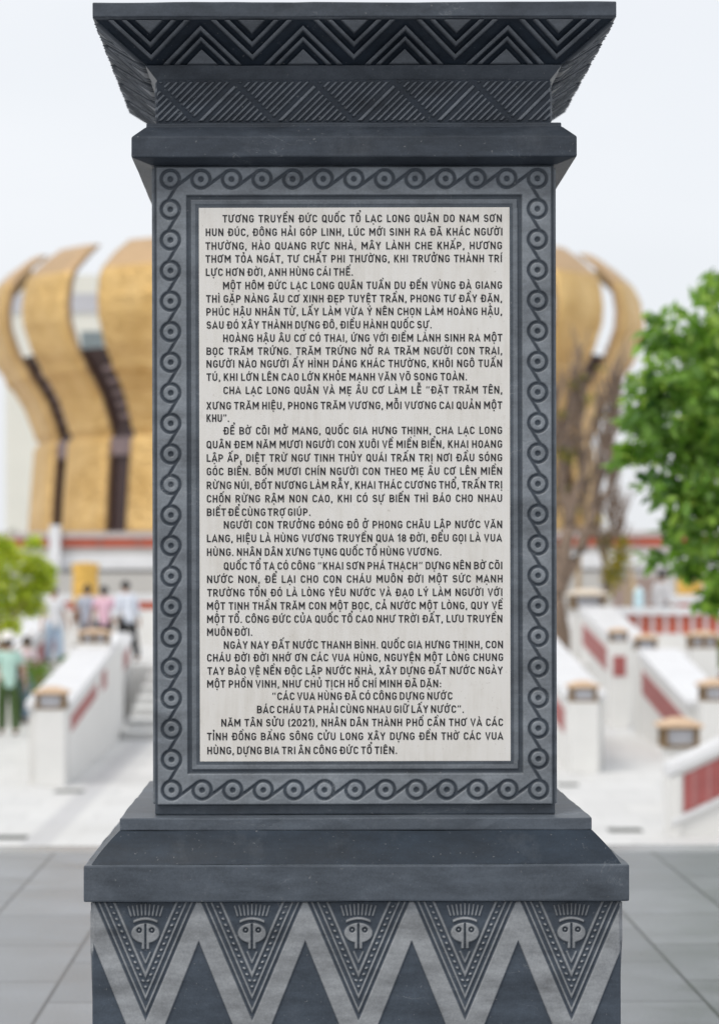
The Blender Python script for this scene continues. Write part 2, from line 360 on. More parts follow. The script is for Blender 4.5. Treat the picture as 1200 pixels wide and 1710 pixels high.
# --- base block with triangles and faces
BZ1, BR = .7298, .5885
square_ring('base_footing', [(.66, 0), (.66, .10), (.63, .12)], M['stone_base'], .1)
square_ring('base_core', [(BR-.012, .12), (BR-.012, BZ1-.001)], M['stone_base'], 0)
def seg_d(x, y, ax, ay, bx_, by):
    dx, dy = bx_-ax, by-ay; t = np.clip(((x-ax)*dx+(y-ay)*dy)/(dx*dx+dy*dy), 0, 1)
    return np.hypot(x-ax-t*dx, y-ay-t*dy)
def base_fn(X, Z):
    p = .0013353
    x = (X-.0046)/p; y = 1508 + (BZ1-Z)/p          # photo-pixel sized units
    P = 177.5
    kx = np.clip(np.round(x/P), -2, 2); u = x - kx*P
    m = .427; sn = math.sin(math.atan(m)); cs = math.cos(math.atan(m))
    d = ((1708-y)*m - np.abs(u))*cs                 # inside distance of hanging triangle
    uu = np.abs((np.mod(x/P, 1)-.5)*P)
    d2 = ((y-1575)*.403 - uu)*.927                  # inside the standing triangle
    d2 = np.minimum(d2, (1960-y))
    aa = 1.1
    light = 1 - np.maximum(sstep(d, -aa, aa), sstep(d2, -aa, aa))
    h = light*.004; t = light*1.0
    inside = sstep(d, 0, 1)
    def line(dist, half, amp=.0035, tn=.85):
        nonlocal h, t
        k = (1-sstep(np.abs(dist), half-.7, half+.9))*inside
        h = np.maximum(h, amp*k); t = np.maximum(t, tn*k)
    line(d-6.4, 1.5); line(d-15.5, 1.5); line(d-30, 2.0)
    # dots between the second and the inner line, running down each flank
    al = (1708-y)*cs + np.abs(u)*sn*0
    s = np.hypot(0, (1708-54-y)/cs)                 # along the flank
    sm = np.mod((1708-y)/cs, 11.2)-5.6
    line(np.hypot(d-22.5, sm), 2.0, .004, 1.0)
    au = np.abs(u)
    # head
    line(np.maximum(np.hypot(u/1.42, y-1562)-16.6, -99)+99*0, 0)  # placeholder keeps order
    head = np.minimum(np.hypot(u/1.42, y-1561.5)-16.6, np.maximum(au-6.3, np.abs(y-1577)-11))
    head = np.maximum(head, 1.7-au)                 # slit
    eye = np.hypot(au-10.6, y-1556.5)
    head = np.maximum(head, 2.3-np.abs(eye-3.2)-.9)
    kk = (1-sstep(head, -.8, .8))*inside
    h = np.maximum(h, .005*kk); t = np.maximum(t, .95*kk)
    yy = 1537.5 + (u/20.5)**2*5.2
    line(np.where(au < 20.5, y-yy, 9), 2.1, .005, .95)
    for i in range(-4, 5):
        ln = 1513 + abs(i)*.9
        line(seg_d(u, y, i*7.2, ln, i*6.0, 1531+abs(i)*.35), 1.35, .004, .85)
    line(np.minimum(seg_d(u, y, -7.5, 1594, 0, 1611), seg_d(u, y, 7.5, 1594, 0, 1611)), 1.4, .003, .7)
    edge = np.minimum(BR-np.abs(X), np.minimum(BZ1-Z, 99))
    h = h*sstep(edge, 0, .004) - .003*(1-sstep(edge, 0, .003))
    return h, t
cst = lambda r: (lambda z: np.full_like(np.asarray(z, dtype=float), r))
relief('base_carving', base_fn, cst(BR), None, .00145, (0,), M['stone_base'], regions=[((-1, 1), (.40, BZ1-.0006)), ((-1, 1), (.12, .40, .003))])
for s in (1, 2, 3): relief('base_carving', base_fn, cst(BR), (.12, BZ1-.0006), .004, (s,), M['stone_base'], .004)
# --- mouldings above the base
square_ring('base_slab', [(.606, .7298), (.606, .811)], M['stone_base'], .10, .004)
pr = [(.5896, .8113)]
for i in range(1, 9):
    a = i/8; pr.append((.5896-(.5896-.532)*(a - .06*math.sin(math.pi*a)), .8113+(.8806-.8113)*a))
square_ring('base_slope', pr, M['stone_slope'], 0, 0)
square_ring('base_step', [(.531, .8808), (.531, .909)], M['stone_base'], .12, .003)
SR = .464
square_ring('shaft', [(SR-.008, .9092), (SR-.008, 2.3935)], M['stone_dark'], .1, .004)
# --- border of running rings round the panel
PXM = 5.8/4250
def bpx(x): return (x-520)*PXM - PC[0]
def bpz(y): return CAM_H-(y-965)*PXM
def border_fn(X, Z):
    x = (X+PC[0])/PXM+520; y = 965+(CAM_H-Z)/PXM
    h = np.zeros_like(X); t = np.ones_like(X)
    g = np.full_like(X, 99.0)                        # distance to groove centre line minus its half width
    lines = []
    cx = [286+51.0*i for i in range(13)]; cy = [298.6+51.05*i for i in range(21)]
    def ring(c):
        nonlocal g
        d = np.hypot(x-c[0], y-c[1])
        g = np.minimum(g, np.minimum(np.abs(d-15.0)-2.4, d-4.4))
    rr = 15
    for row in (cy[0], cy[-1]):
        m = np.abs(y-row) < 30
        if not m.any(): continue
        i = np.clip(np.round((x-cx[0])/51.0), 0, 12); c0 = cx[0]+i*51.0
        d = np.hypot(x-c0, y-row); g = np.where(m, np.minimum(g, np.minimum(np.abs(d-15.1)-2.7, d-4.7)), g)
        for off in (0, 1):                           # link: low right of one ring to high left of the next
            j = np.floor((x-cx[0])/51.0)
            ok = (j >= 0) & (j <= 11)
            a = cx[0]+j*51.0
            dd = seg_d(x-a, y-row, 9.5, 12.0, 51-11, -10.5)
            g = np.where(m & ok, np.minimum(g, dd-2.5), g)
    for colx, sg in ((cx[0], 1), (cx[-1], -1)):
        m = np.abs(x-colx) < 30
        if not m.any(): continue
        i = np.clip(np.round((y-cy[0])/51.05), 0, 20); c0 = cy[0]+i*51.05
        d = np.hypot(x-colx, y-c0); g = np.where(m, np.minimum(g, np.minimum(np.abs(d-15.1)-2.7, d-4.7)), g)
        j = np.floor((y-cy[0])/51.05); ok = (j >= 0) & (j <= 19); a = cy[0]+j*51.05
        dd = seg_d((x-colx)*sg, y-a, 11.5, 10.0, -4.5, 51-14.2)
        g = np.where(m & ok, np.minimum(g, dd-2.5), g)
    k = 1-sstep(g, -1.0, 1.0)
    wear = .5+.5*np.sin(X*31+np.sin(Z*17)*2.1)*np.sin(Z*23+X*5)
    h = -.0034*k; t = 1-.97*k - .22*wear*(1-k)
    # stepped mouldings down to the panel
    dx = np.maximum(np.maximum(333-x, x-852), np.maximum(346-y, y-1272))
    fr = 1-sstep(dx, 19.2, 20.8)
    hm = np.where(dx > 12.5, -.006, np.where(dx > 5.0, -.0025-.001*np.clip((12.5-dx)/7.5, 0, 1), -.0045))
    tm = np.where(dx > 12.5, .12, np.where(dx > 5.0, .62, .22))
    h = h*(1-fr)+hm*fr; t = t*(1-fr)+tm*fr
    e = np.minimum(np.minimum(x-262, 922-x), np.minimum(y-277, 1345-y))
    k = 1-sstep(e, 0, 2.2); h = h-.007*k; t = t*(1-.9*k)
    return h, np.clip(t, 0, 1)
X0, X1, XI0, XI1 = bpx(262), bpx(922), bpx(334.5), bpx(850.5)
Z1, Z0, ZI1, ZI0 = bpz(277), bpz(1345), bpz(347.5), bpz(1270.5)
RG = [((X0, X1), (ZI1, Z1)), ((X0, X1), (Z0, ZI0)), ((X0, XI0), (ZI0, ZI1)), ((XI1, X1), (ZI0, ZI1))]
for s in range(4): relief('border_carving', border_fn, cst(SR), None, .0017 if s == 0 else .0045, (s,), M['stone_dark'], .0045, rwall=SR if s == 0 else SR-.003, regions=RG)
for s in (1, 2, 3):
    bm = bmesh.new(); box(bm, XI0-.004, XI1+.004, -SR-.001, -SR+.02, ZI0-.004, ZI1+.004)
    bmesh.ops.rotate(bm, verts=bm.verts, cent=(0, 0, 0), matrix=Matrix.Rotation(s*math.pi/2, 3, 'Z'))
    bm_obj('side_panel', bm, M['stone_dark'], pillar, False, .6)
# --- capital
0 and square_ring('shaft_foot_band', [(SR-.0015, .9093), (SR-.0015, .9155)], M['stone_dark'], .2, .002)
square_ring('neck_slab', [(.462, 2.3915), (.5036, 2.403), (.5036, 2.4488), (.4760, 2.474), (.4717, 2.476), (.4717, 2.4857)], M['stone_cap'], .14, .003)
HR = .4486
square_ring('capital_core', [(HR-.006, 2.4858), (HR-.006, 2.588), (.462, 2.6155), (.575, 2.701)], M['stone_cap'], .1, 0)
def hatch_fn(X, Z):
    q = 5.815/4250/2.4
    x = X/q; y = (2.588-Z)/q
    # cells between the dark back-slanting bands
    ss = x-y; dd = x+y
    cell = np.mod(ss-139, 318)
    a = np.mod(dd-159-57, 29)
    ln = 1-sstep(np.abs(a-14.5), 4.5, 8.0)
    c = np.mod(dd-159, 318)
    wide = (c < 54)
    lw = 1-sstep(np.abs(c-30), 7, 11)
    v = np.where(wide, lw*1.15, ln)
    v = v*sstep(cell, 26, 32)*(1-sstep(cell, 313, 318))
    e = np.minimum(y-6, 167-y)
    v = v*sstep(e, 0, 4)
    ex = sstep(HR-np.abs(X), 0, .004)
    return v*.005*ex, .02+.80*v
for s in range(4): relief('capital_hatching', hatch_fn, cst(HR), (2.487, 2.588), .0013, (s,), M['stone_cap'], .0025)
square_ring('capital_band', [(HR+.0005, 2.5875), (.4735, 2.6165)], M['stone_cap'], .34, .002)
CZ0, CZ1, CR0, CR1 = 2.6165, 2.702, .4715, .584
crz = lambda z: CR0+(CR1-CR0)*(np.asarray(z, dtype=float)-CZ0)/(CZ1-CZ0)
def chev_fn(X, Z):
    v = (CZ1-Z)/(CZ1-CZ0)                            # 0 top .. 1 bottom
    # width on the photo shrinks with depth: use the mid-band scale
    q = .000562
    x = X/q; y = v*203
    P = 408.0
    u = np.abs(x-np.round(x/P)*P); u2 = P/2-u
    yt = y-12; yb = 200-y
    s = yt+u*1.03; s2 = yb+u2*1.03
    def band(q_, a, b): return sstep(q_, a-3, a+3)*(1-sstep(q_, b-3, b+3))
    k = np.maximum.reduce([1-sstep(s, 54, 60), band(s, 92, 113), band(s, 146, 168)])
    k2 = np.maximum.reduce([1-sstep(s2, 62, 68), band(s2, 98, 118), band(s2, 142, 164)])
    k = np.maximum(k, k2)*sstep(yt, -1, 3)*sstep(yb, -1, 3)
    rim = 1-sstep(yt, -5, -1)
    ex = sstep(crz(Z)-np.abs(X), 0, .006)
    return (k*.008 - .006*(1-k)*(1-rim))*ex, np.maximum(k*.92, rim*.5)
relief('capital_chevrons', chev_fn, crz, (CZ0, CZ1), .0011, (0,), M['stone_cap'])
for s in (1, 2, 3): relief('capital_chevrons', chev_fn, crz, (CZ0, CZ1), .0016, (s,), M['stone_cap'], .0016)
square_ring('top_slab', [(.584, 2.7022), (.584, 2.7357)], M['stone_cap'], .22, .003)

# --- white marble panel with its inscription
PY = -SR-.0005+.0045
px0, px1, pz0, pz1 = bpx(333.2), bpx(851.8), bpz(1271.8), bpz(346.2)
bm = bmesh.new(); box(bm, px0, px1, PY, PY+.02, pz0, pz1, .0012)
plaque = bm_obj('plaque', bm, M['marble'], pillar); plaque['label'] = 'cream marble panel with dark lettering'

# stroke lettering: upper-case strokes of even weight, caps 1 high
T_ = .172; HW = T_/2
def arc(cx, cy, rx, ry, a0, a1, n=9):
    return [(cx+rx*math.cos(R(a0+(a1-a0)*i/n)), cy+ry*math.sin(R(a0+(a1-a0)*i/n))) for i in range(n+1)]
def stadium(l, r, b, t, rad):
    return arc(r-rad, t-rad, rad, rad, 0, 90) + arc(l+rad, t-rad, rad, rad, 90, 180) + arc(l+rad, b+rad, rad, rad, 180, 270) + arc(r-rad, b+rad, rad, rad, 270, 360)
G = {}
def gl(c, w, *strokes): G[c] = (w, strokes)       # stroke = (points, closed)
B0, T0 = HW, 1-HW
w = .66; gl('A', w, ([(.055, 0), (w/2, .985-HW*.6), (w-.055, 0)], 0), ([(.17, .27), (w-.17, .27)], 0))
w = .64
gl('B', w, ([(HW+.03, B0), (HW+.03, T0)] + [(w-HW-.03-.21, T0)] + arc(w-HW-.03-.21, (T0+.51)/2, .21, (T0-.51)/2, 90, -80)[1:] + arc(w-HW-.22, (.51+B0)/2, .22, (.51-B0)/2, 80, -90), 1),
        ([(HW+.03, .51), (w-HW-.2, .51)], 0))
w = .60; rad = (w-2*HW-.03)/2
gl('C', w, ([(w-HW, .70)] + arc(w-HW-rad, T0-rad, rad, rad, 0, 180)[1:] + arc(HW+.03+rad, B0+rad, rad, rad, 180, 360) + [(w-HW, .30)], 0))
w = .63
gl('D', w, ([(HW+.03, B0), (HW+.03, T0)] + arc(w-HW-.02-.22, T0-.22, .22, .22, 90, 0) + arc(w-HW-.02-.22, B0+.22, .22, .22, 0, -90), 1))
w = .56
gl('E', w, ([(w-.02, T0), (HW+.03, T0), (HW+.03, B0), (w-.02, B0)], 0), ([(HW+.03, .505), (w-.06, .505)], 0))
w = .61
gl('G', w, ([(w-HW-.01, .72)] + arc(w-HW-.01-rad, T0-rad, rad, rad, 0, 180)[1:] + arc(HW+.03+rad, B0+rad, rad, rad, 180, 360) + [(w-HW-.01, .46), (w*.55, .46)], 0))
w = .64; gl('H', w, ([(HW+.03, 0), (HW+.03, 1)], 0), ([(w-HW-.03, 0), (w-HW-.03, 1)], 0), ([(HW+.03, .5), (w-HW-.03, .5)], 0))
gl('I', .23, ([(.115, 0), (.115, 1)], 0))
w = .63; gl('K', w, ([(HW+.03, 0), (HW+.03, 1)], 0), ([(HW+.04, .36), (w-.10, 1)], 0), ([(.27, .53), (w-.075, 0)], 0))
w = .53; gl('L', w, ([(HW+.03, 1), (HW+.03, B0), (w-.01, B0)], 0))
w = .80; gl('M', w, ([(HW+.03, 0), (HW+.03, 1)], 0), ([(w-HW-.03, 0), (w-HW-.03, 1)], 0), ([(HW+.045, .93), (w/2, .36), (w-HW-.045, .93)], 0))
w = .68; gl('N', w, ([(HW+.03, 0), (HW+.03, 1)], 0), ([(w-HW-.03, 0), (w-HW-.03, 1)], 0), ([(HW+.035, .96), (w-HW-.035, .04)], 0))
w = .62; rO = (w-2*HW-.04)/2
gl('O', w, (stadium(HW+.02, w-HW-.02, B0, T0, rO), 1))
gl('Q', w, (stadium(HW+.02, w-HW-.02, B0, T0, rO), 1), ([(w*.52, .24), (w-.02, -.03)], 0))
w = .61
gl('P', w, ([(HW+.03, 0), (HW+.03, T0), (w-HW-.24, T0)] + arc(w-HW-.25, T0-.245, .235, .245, 90, -90)[1:] + [(HW+.03, T0-.49)], 0))
w = .63
gl('R', w, ([(HW+.03, 0), (HW+.03, T0), (w-HW-.25, T0)] + arc(w-HW-.26, T0-.23, .235, .23, 90, -90)[1:] + [(HW+.03, T0-.46)], 0), ([(.31, .46), (w-.075, 0)], 0))
w = .59
gl('S', w, ([(w-HW-.02, .76)] + arc(w/2, T0-.215, w/2-HW-.02, .215, 20, 180, 10) + arc(w/2, T0-.215, w/2-HW-.02, .215, 180, 255, 4)[1:]
           + arc(w/2, B0+.225, w/2-HW-.01, .225, 75, 0, 4) + arc(w/2, B0+.225, w/2-HW-.01, .225, 0, -160, 10)[1:] + [(HW+.01, .26)], 0))
w = .57; gl('T', w, ([(.0, T0), (w, T0)], 0), ([(w/2, T0), (w/2, 0)], 0))
w = .64; rU = (w-2*HW-.06)/2
gl('U', w, ([(HW+.03, 1)] + arc(HW+.03+rU, B0+rU, rU, rU, 180, 360) + [(w-HW-.03, 1)], 0))
w = .62; gl('V', w, ([(.065, 1), (w/2, .05), (w-.065, 1)], 0))
w = .62; gl('X', w, ([(.085, 0), (w-.085, 1)], 0), ([(.085, 1), (w-.085, 0)], 0))
w = .62; gl('Y', w, ([(.07, 1), (w/2, .46), (w-.07, 1)], 0), ([(w/2, .5), (w/2, 0)], 0))
gl('1', .40, ([(.06, .76), (.28, .96), (.28, 0)], 0))
w = .56
gl('2', w, ([(HW, .72)] + arc(w/2, .70, w/2-HW, .215, 180, 0, 9) + arc(w/2, .70, w/2-HW, .215, 0, -40, 3)[1:] + [(HW+.02, B0), (w, B0)], 0))
gl('0', w, (stadium(HW, w-HW, B0, T0, w/2-HW), 1))
gl('8', w, (arc(w/2, .715, w/2-HW-.03, .20, 0, 360, 16)[:-1], 1), (arc(w/2, B0+.215, w/2-HW, .215, 0, 360, 16)[:-1], 1))
gl('.', .24, ([(.12, 0), (.12, .17)], 0)); gl(':', .24, ([(.12, 0), (.12, .17)], 0), ([(.12, .45), (.12, .62)], 0))
gl(',', .24, ([(.13, .17), (.13, .02), (.075, -.13)], 0))
gl('(', .30, (arc(.44, .47, .33, .68, 130, 230, 8), 0)); gl(')', .30, (arc(-.14, .47, .33, .68, 50, -50, 8), 0))
gl('\u201c', .50, ([(.12, .70), (.10, .80), (.16, .98)], 2), ([(.36, .70), (.34, .80), (.40, .98)], 2))
gl('\u201d', .50, ([(.14, 1.0), (.15, .88), (.09, .72)], 2), ([(.38, 1.0), (.39, .88), (.33, .72)], 2))
def glyph(ch):
    if ch == '\u0110':
        w, st = G['D']; return w+.05, [([(x+.05, y) for x, y in p], c) for p, c in st] + [([(-.03, .51), (.36, .51)], 0)], .14
    d = unicodedata.normalize('NFD', ch); w, st = G[d[0]]; st = [(list(p), c) for p, c in st]; cx = w/2
    marks = set(d[1:]); hat = ('\u0302' in marks) or ('\u0306' in marks); ext = 0
    if '\u0302' in marks: st.append(([(cx-.17, 1.08), (cx, 1.24), (cx+.17, 1.08)], 2))
    if '\u0306' in marks: st.append((arc(cx, 1.23, .16, .14, 195, 345, 6), 2))
    if '\u031b' in marks:
        if d[0] == 'O': st.append(([(w-HW-.10, .90), (w+.06, .98), (w+.07, 1.12)], 2))
        else: st.append(([(w-HW-.03, .90), (w+.07, .95), (w+.08, 1.12)], 2))
        ext = .09
    tx, ty = (cx+.20, 1.30) if hat else (cx, 1.10)
    if '\u0301' in marks: st.append(([(tx-.04, ty), (tx+.10, ty+.19)], 2))
    if '\u0300' in marks: st.append(([(tx+.05 + (.03 if hat else 0), ty), (tx-.09 + (.03 if hat else 0), ty+.19)], 2))
    if '\u0309' in marks: st.append((arc(tx, ty+.17, .075, .07, 170, -60, 6) + [(tx, ty+.04), (tx, ty-.01)], 2))
    if '\u0303' in marks: st.append(([(tx-.17, ty+.02), (tx-.09, ty+.11), (tx+.08, ty+.03), (tx+.16, ty+.12)] if not hat else [(cx-.17, 1.36), (cx-.08, 1.45), (cx+.07, 1.37), (cx+.16, 1.46)], 2))
    if '\u0323' in marks: st.append(([(cx, -.29), (cx, -.14)], 0))
    return w+ext, st, .14
TV, TF = [], []
def ribbon(pts, closed, s, ox, oz, lay, wt):
    q = []
    for p in pts:
        if not q or math.hypot(p[0]-q[-1][0], p[1]-q[-1][1]) > 1e-3: q.append(p)
    if closed == 1 and math.hypot(q[0][0]-q[-1][0], q[0][1]-q[-1][1]) < 1e-3: q.pop()
    cl = closed == 1; n = len(q); b = len(TV); hw = wt/2
    for i in range(n):
        p = Vector(q[i]).to_2d() if False else Vector((q[i][0], q[i][1]))
        d0 = (p-Vector(q[i-1])) if (i > 0 or cl) else None
        d1 = (Vector(q[(i+1) % n])-p) if (i < n-1 or cl) else None
        d0 = (d0 or d1).normalized() if d0 is not None else d1.normalized(); d1 = d1.normalized() if d1 is not None else d0
        n0 = Vector((-d0.y, d0.x)); n1 = Vector((-d1.y, d1.x)); m = n0+n1
        m = n0 if m.length < .3 else m.normalized()
        L = min(hw/max(.34, m.dot(n0)), hw*2.2)
        for sg in (1, -1):
            TV.append((ox+(p.x+sg*m.x*L)*s, PY-lay, oz+(p.y+sg*m.y*L)*s))
    for i in range(n if cl else n-1):
        a, c = b+2*i, b+2*((i+1) % n); TF.append((a, a+1, c+1, c))
LINES = [  # text, left, baseline, right in photo pixels
 ("TƯƠNG TRUYỀN ĐỨC QUỐC TỔ LẠC LONG QUÂN DO NAM SƠN", 97, 70, 1153, 340), ("HUN ĐÚC, ĐÔNG HẢI GÓP LINH, LÚC MỚI SINH RA ĐÃ KHÁC NGƯỜI", 32, 121, 1155, 340),
 ("THƯỜNG, HÀO QUANG RỰC NHÀ, MÂY LÀNH CHE KHẮP, HƯƠNG", 32, 173, 1153, 340), ("THƠM TỎA NGÁT, TƯ CHẤT PHI THƯỜNG, KHI TRƯỞNG THÀNH TRÍ", 32, 222, 1153, 340),
 ("LỰC HƠN ĐỜI, ANH HÙNG CÁI THẾ.", 32, 272, 590, 340), ("MỘT HÔM ĐỨC LẠC LONG QUÂN TUẦN DU ĐẾN VÙNG ĐÀ GIANG", 97, 323, 1153, 340),
 ("THÌ GẶP NÀNG ÂU CƠ XINH ĐẸP TUYỆT TRẦN, PHONG TƯ ĐẦY ĐẶN,", 34, 373, 1153, 340), ("PHÚC HẬU NHÂN TỪ, LẤY LÀM VỪA Ý NÊN CHỌN LÀM HOÀNG HẬU,", 34, 422, 1153, 340),
 ("SAU ĐÓ XÂY THÀNH DỰNG ĐÔ, ĐIỀU HÀNH QUỐC SỰ.", 35, 472, 887, 340), ("HOÀNG HẬU ÂU CƠ CÓ THAI, ỨNG VỚI ĐIỀM LÀNH SINH RA MỘT", 97, 522, 1153, 340),
 ("BỌC TRĂM TRỨNG. TRĂM TRỨNG NỞ RA TRĂM NGƯỜI CON TRAI,", 34, 571, 1153, 340), ("NGƯỜI NÀO NGƯỜI ẤY HÌNH DÁNG KHÁC THƯỜNG, KHÔI NGÔ TUẤN", 34, 619, 1153, 340),
 ("TÚ, KHI LỚN LÊN CAO LỚN KHỎE MẠNH VĂN VÕ SONG TOÀN.", 35, 669, 1020, 340),
 ("CHA LẠC LONG QUÂN VÀ MẸ ÂU CƠ LÀM LỄ “ĐẶT TRĂM TÊN,", 98, 40, 1153, 640), ("XƯNG TRĂM HIỆU, PHONG TRĂM VƯƠNG, MỖI VƯƠNG CAI QUẢN MỘT", 34, 98, 1152, 640),
 ("KHU”.", 34, 145, 121, 640), ("ĐỂ BỜ CÕI MỞ MANG, QUỐC GIA HƯNG THỊNH, CHA LẠC LONG", 98, 193, 1152, 640),
 ("QUÂN ĐEM NĂM MƯƠI NGƯỜI CON XUÔI VỀ MIỀN BIỂN, KHAI HOANG", 34, 245, 1152, 640), ("LẬP ẤP, DIỆT TRỪ NGƯ TINH THỦY QUÁI TRẤN TRỊ NƠI ĐẦU SÓNG", 34, 296, 1152, 640),
 ("GÓC BIỂN. BỐN MƯƠI CHÍN NGƯỜI CON THEO MẸ ÂU CƠ LÊN MIỀN", 34, 347, 1152, 640), ("RỪNG NÚI, ĐỐT NƯƠNG LÀM RẪY, KHAI THÁC CƯƠNG THỔ, TRẤN TRỊ", 34, 399, 1152, 640),
 ("CHỐN RỪNG RẬM NON CAO, KHI CÓ SỰ BIẾN THÌ BÁO CHO NHAU", 34, 450, 1152, 640), ("BIẾT ĐỂ CÙNG TRỢ GIÚP.", 34, 501, 428, 640),
 ("NGƯỜI CON TRƯỞNG ĐÓNG ĐÔ Ở PHONG CHÂU LẬP NƯỚC VĂN", 98, 549, 1152, 640), ("LANG, HIỆU LÀ HÙNG VƯƠNG TRUYỀN QUA 18 ĐỜI, ĐỀU GỌI LÀ VUA", 34, 600, 1150, 640),
 ("HÙNG. NHÂN DÂN XƯNG TỤNG QUỐC TỔ HÙNG VƯƠNG.", 34, 652, 922, 640),
 ("QUỐC TỔ TA CÓ CÔNG “KHAI SƠN PHÁ THẠCH” DỰNG NÊN BỜ CÕI", 98, 48, 1152, 930), ("NƯỚC NON, ĐỂ LẠI CHO CON CHÁU MUÔN ĐỜI MỘT SỨC MẠNH", 34, 98, 1153, 930),
 ("TRƯỜNG TỒN ĐÓ LÀ LÒNG YÊU NƯỚC VÀ ĐẠO LÝ LÀM NGƯỜI VỚI", 36, 149, 1152, 930), ("MỘT TINH THẦN TRĂM CON MỘT BỌC, CẢ NƯỚC MỘT LÒNG, QUY VỀ", 34, 199, 1152, 930),
 ("MỘT TỔ. CÔNG ĐỨC CỦA QUỐC TỔ CAO NHƯ TRỜI ĐẤT, LƯU TRUYỀN", 34, 249, 1152, 930), ("MUÔN ĐỜI.", 34, 298, 207, 930),
 ("NGÀY NAY ĐẤT NƯỚC THANH BÌNH. QUỐC GIA HƯNG THỊNH, CON", 97, 347, 1154, 930), ("CHÁU ĐỜI ĐỜI NHỚ ƠN CÁC VUA HÙNG, NGUYỆN MỘT LÒNG CHUNG", 34, 395, 1154, 930),
 ("TAY BẢO VỆ NỀN ĐỘC LẬP NƯỚC NHÀ, XÂY DỰNG ĐẤT NƯỚC NGÀY", 36, 445, 1152, 930), ("MỘT PHỒN VINH, NHƯ CHỦ TỊCH HỒ CHÍ MINH ĐÃ DẶN:", 34, 494, 920, 930),
 ("“CÁC VUA HÙNG ĐÃ CÓ CÔNG DỰNG NƯỚC", 280, 541, 962, 930), ("BÁC CHÁU TA PHẢI CÙNG NHAU GIỮ LẤY NƯỚC”.", 222, 591, 1006, 930),
 ("NĂM TÂN SỬU (2021), NHÂN DÂN THÀNH PHỐ CẦN THƠ VÀ CÁC", 87, 641, 1153, 930), ("TỈNH ĐỒNG BẰNG SÔNG CỬU LONG XÂY DỰNG ĐỀN THỜ CÁC VUA", 34, 693, 1153, 930),
 ("HÙNG, DỰNG BIA TRI ÂN CÔNG ĐỨC TỔ TIÊN.", 34, 746, 753, 930)]
CAP = 12.7*PXM
for txt, xl, yb, xr_, yo in LINES:
    xl, xr_ = 330+xl/2.2642, 330+xr_/2.2642; yb = yo+yb/2.2642
    words = txt.split(' ')
    trk = .10
    wid = [sum(glyph(c)[0] for c in wd)+trk*(len(wd)-1) for wd in words]
    W = (xr_-xl)/12.7
    sc = 1.115; ng = max(1, len(words)-1); gap = (W-sum(wid)*sc)/ng
    if gap < .26: sc = (W-.26*ng)/sum(wid); gap = .26     # tighter lines are set a little narrower
    if gap > .62 and len(words) > 1: sc = min(1.16, (W-.62*ng)/sum(wid)); gap = (W-sum(wid)*sc)/ng
    if len(words) == 1: sc = W/wid[0]
    x = 0
    for wd in words:
        for c in wd:
            gw, st, _ = glyph(c)
            for li, (p, cl) in enumerate(st):
                ribbon([(q[0]*sc, q[1]) for q in p], cl, CAP, bpx(xl)+x*CAP, bpz(yb), .0006+.00012*li, .125 if cl == 2 else T_)
            x += (gw+trk)*sc
        x += gap-trk*sc
mesh_obj('inscription', TV, TF, M['ink'], plaque)

# ================================================================== PARAPETS, LANTERNS, STAIRS
def lantern_parts(root, z, w, h, double=False, roof='tan'):
    """a small stone-coloured roof over a bronze frame with pale panes, its bottom at z"""
    r = w/2; hb = h*.52; ry = r if not double else r*.7
    f = bx('lantern_base', -r*.92, r*.92, -ry*.92, ry*.92, z, z+h*.08, M['bronze'], root)
    for sx in ((-1, 1) if not double else (-1, 0, 1)):
        for sy in (-1, 1):
            t = r*.13; bx('lantern_upright', sx*r*.78-t, sx*r*.78+t, sy*ry*.78-t, sy*ry*.78+t, z+h*.08, z+hb, M['bronze'], f)
    bx('lantern_rim', -r*.95, r*.95, -ry*.95, ry*.95, z+hb, z+hb+h*.06, M['bronze'], f)
    bx('lantern_pane', -r*.70, r*.70, -ry*.70, ry*.70, z+h*.082, z+hb-.002, M['pane'], f)
    bm = bmesh.new(); zz = z+hb+h*.062
    a = [bm.verts.new(q) for q in ((-r*1.10, -ry*1.12, zz), (r*1.10, -ry*1.12, zz), (r*1.10, ry*1.12, zz), (-r*1.10, ry*1.12, zz))]
    b = [bm.verts.new(q) for q in ((-r*1.10, -ry*1.12, zz+h*.08), (r*1.10, -ry*1.12, zz+h*.08), (r*1.10, ry*1.12, zz+h*.08), (-r*1.10, ry*1.12, zz+h*.08))]
    c = [bm.verts.new(q) for q in ((-r*.35, -ry*.35, zz+h*.27), (r*.35, -ry*.35, zz+h*.27), (r*.35, ry*.35, zz+h*.27), (-r*.35, ry*.35, zz+h*.27))]
    for p, q in ((a, b), (b, c)):
        for j in range(4): bm.faces.new((p[j], p[(j+1) % 4], q[(j+1) % 4], q[j]))
    bm.faces.new(a[::-1]); bm.faces.new(c)
    bm_obj('lantern_roof', bm, M[roof], root)
def lantern_post(x, y, z0, ztop, w, label, lw=None, lh=None, double=False, panel=False, roof='tan'):
    root = thing('lantern_post', label, 'lantern post', (x, y, z0), 0, 'white posts topped by tan roofed lanterns')
    r = w/2
    p = bx('post', -r, r, -r, r, 0, ztop-z0, M['white'], root, .01)
    if panel: bx('red_panel', -r*.62, r*.62, -r-.012, -r+.01, (ztop-z0)*.60, (ztop-z0)*.84, M['rose'], p)
    lantern_parts(root, ztop-z0+.002, lw or w*1.02, (lh or w*1.0)*.80, double, roof)
    return root
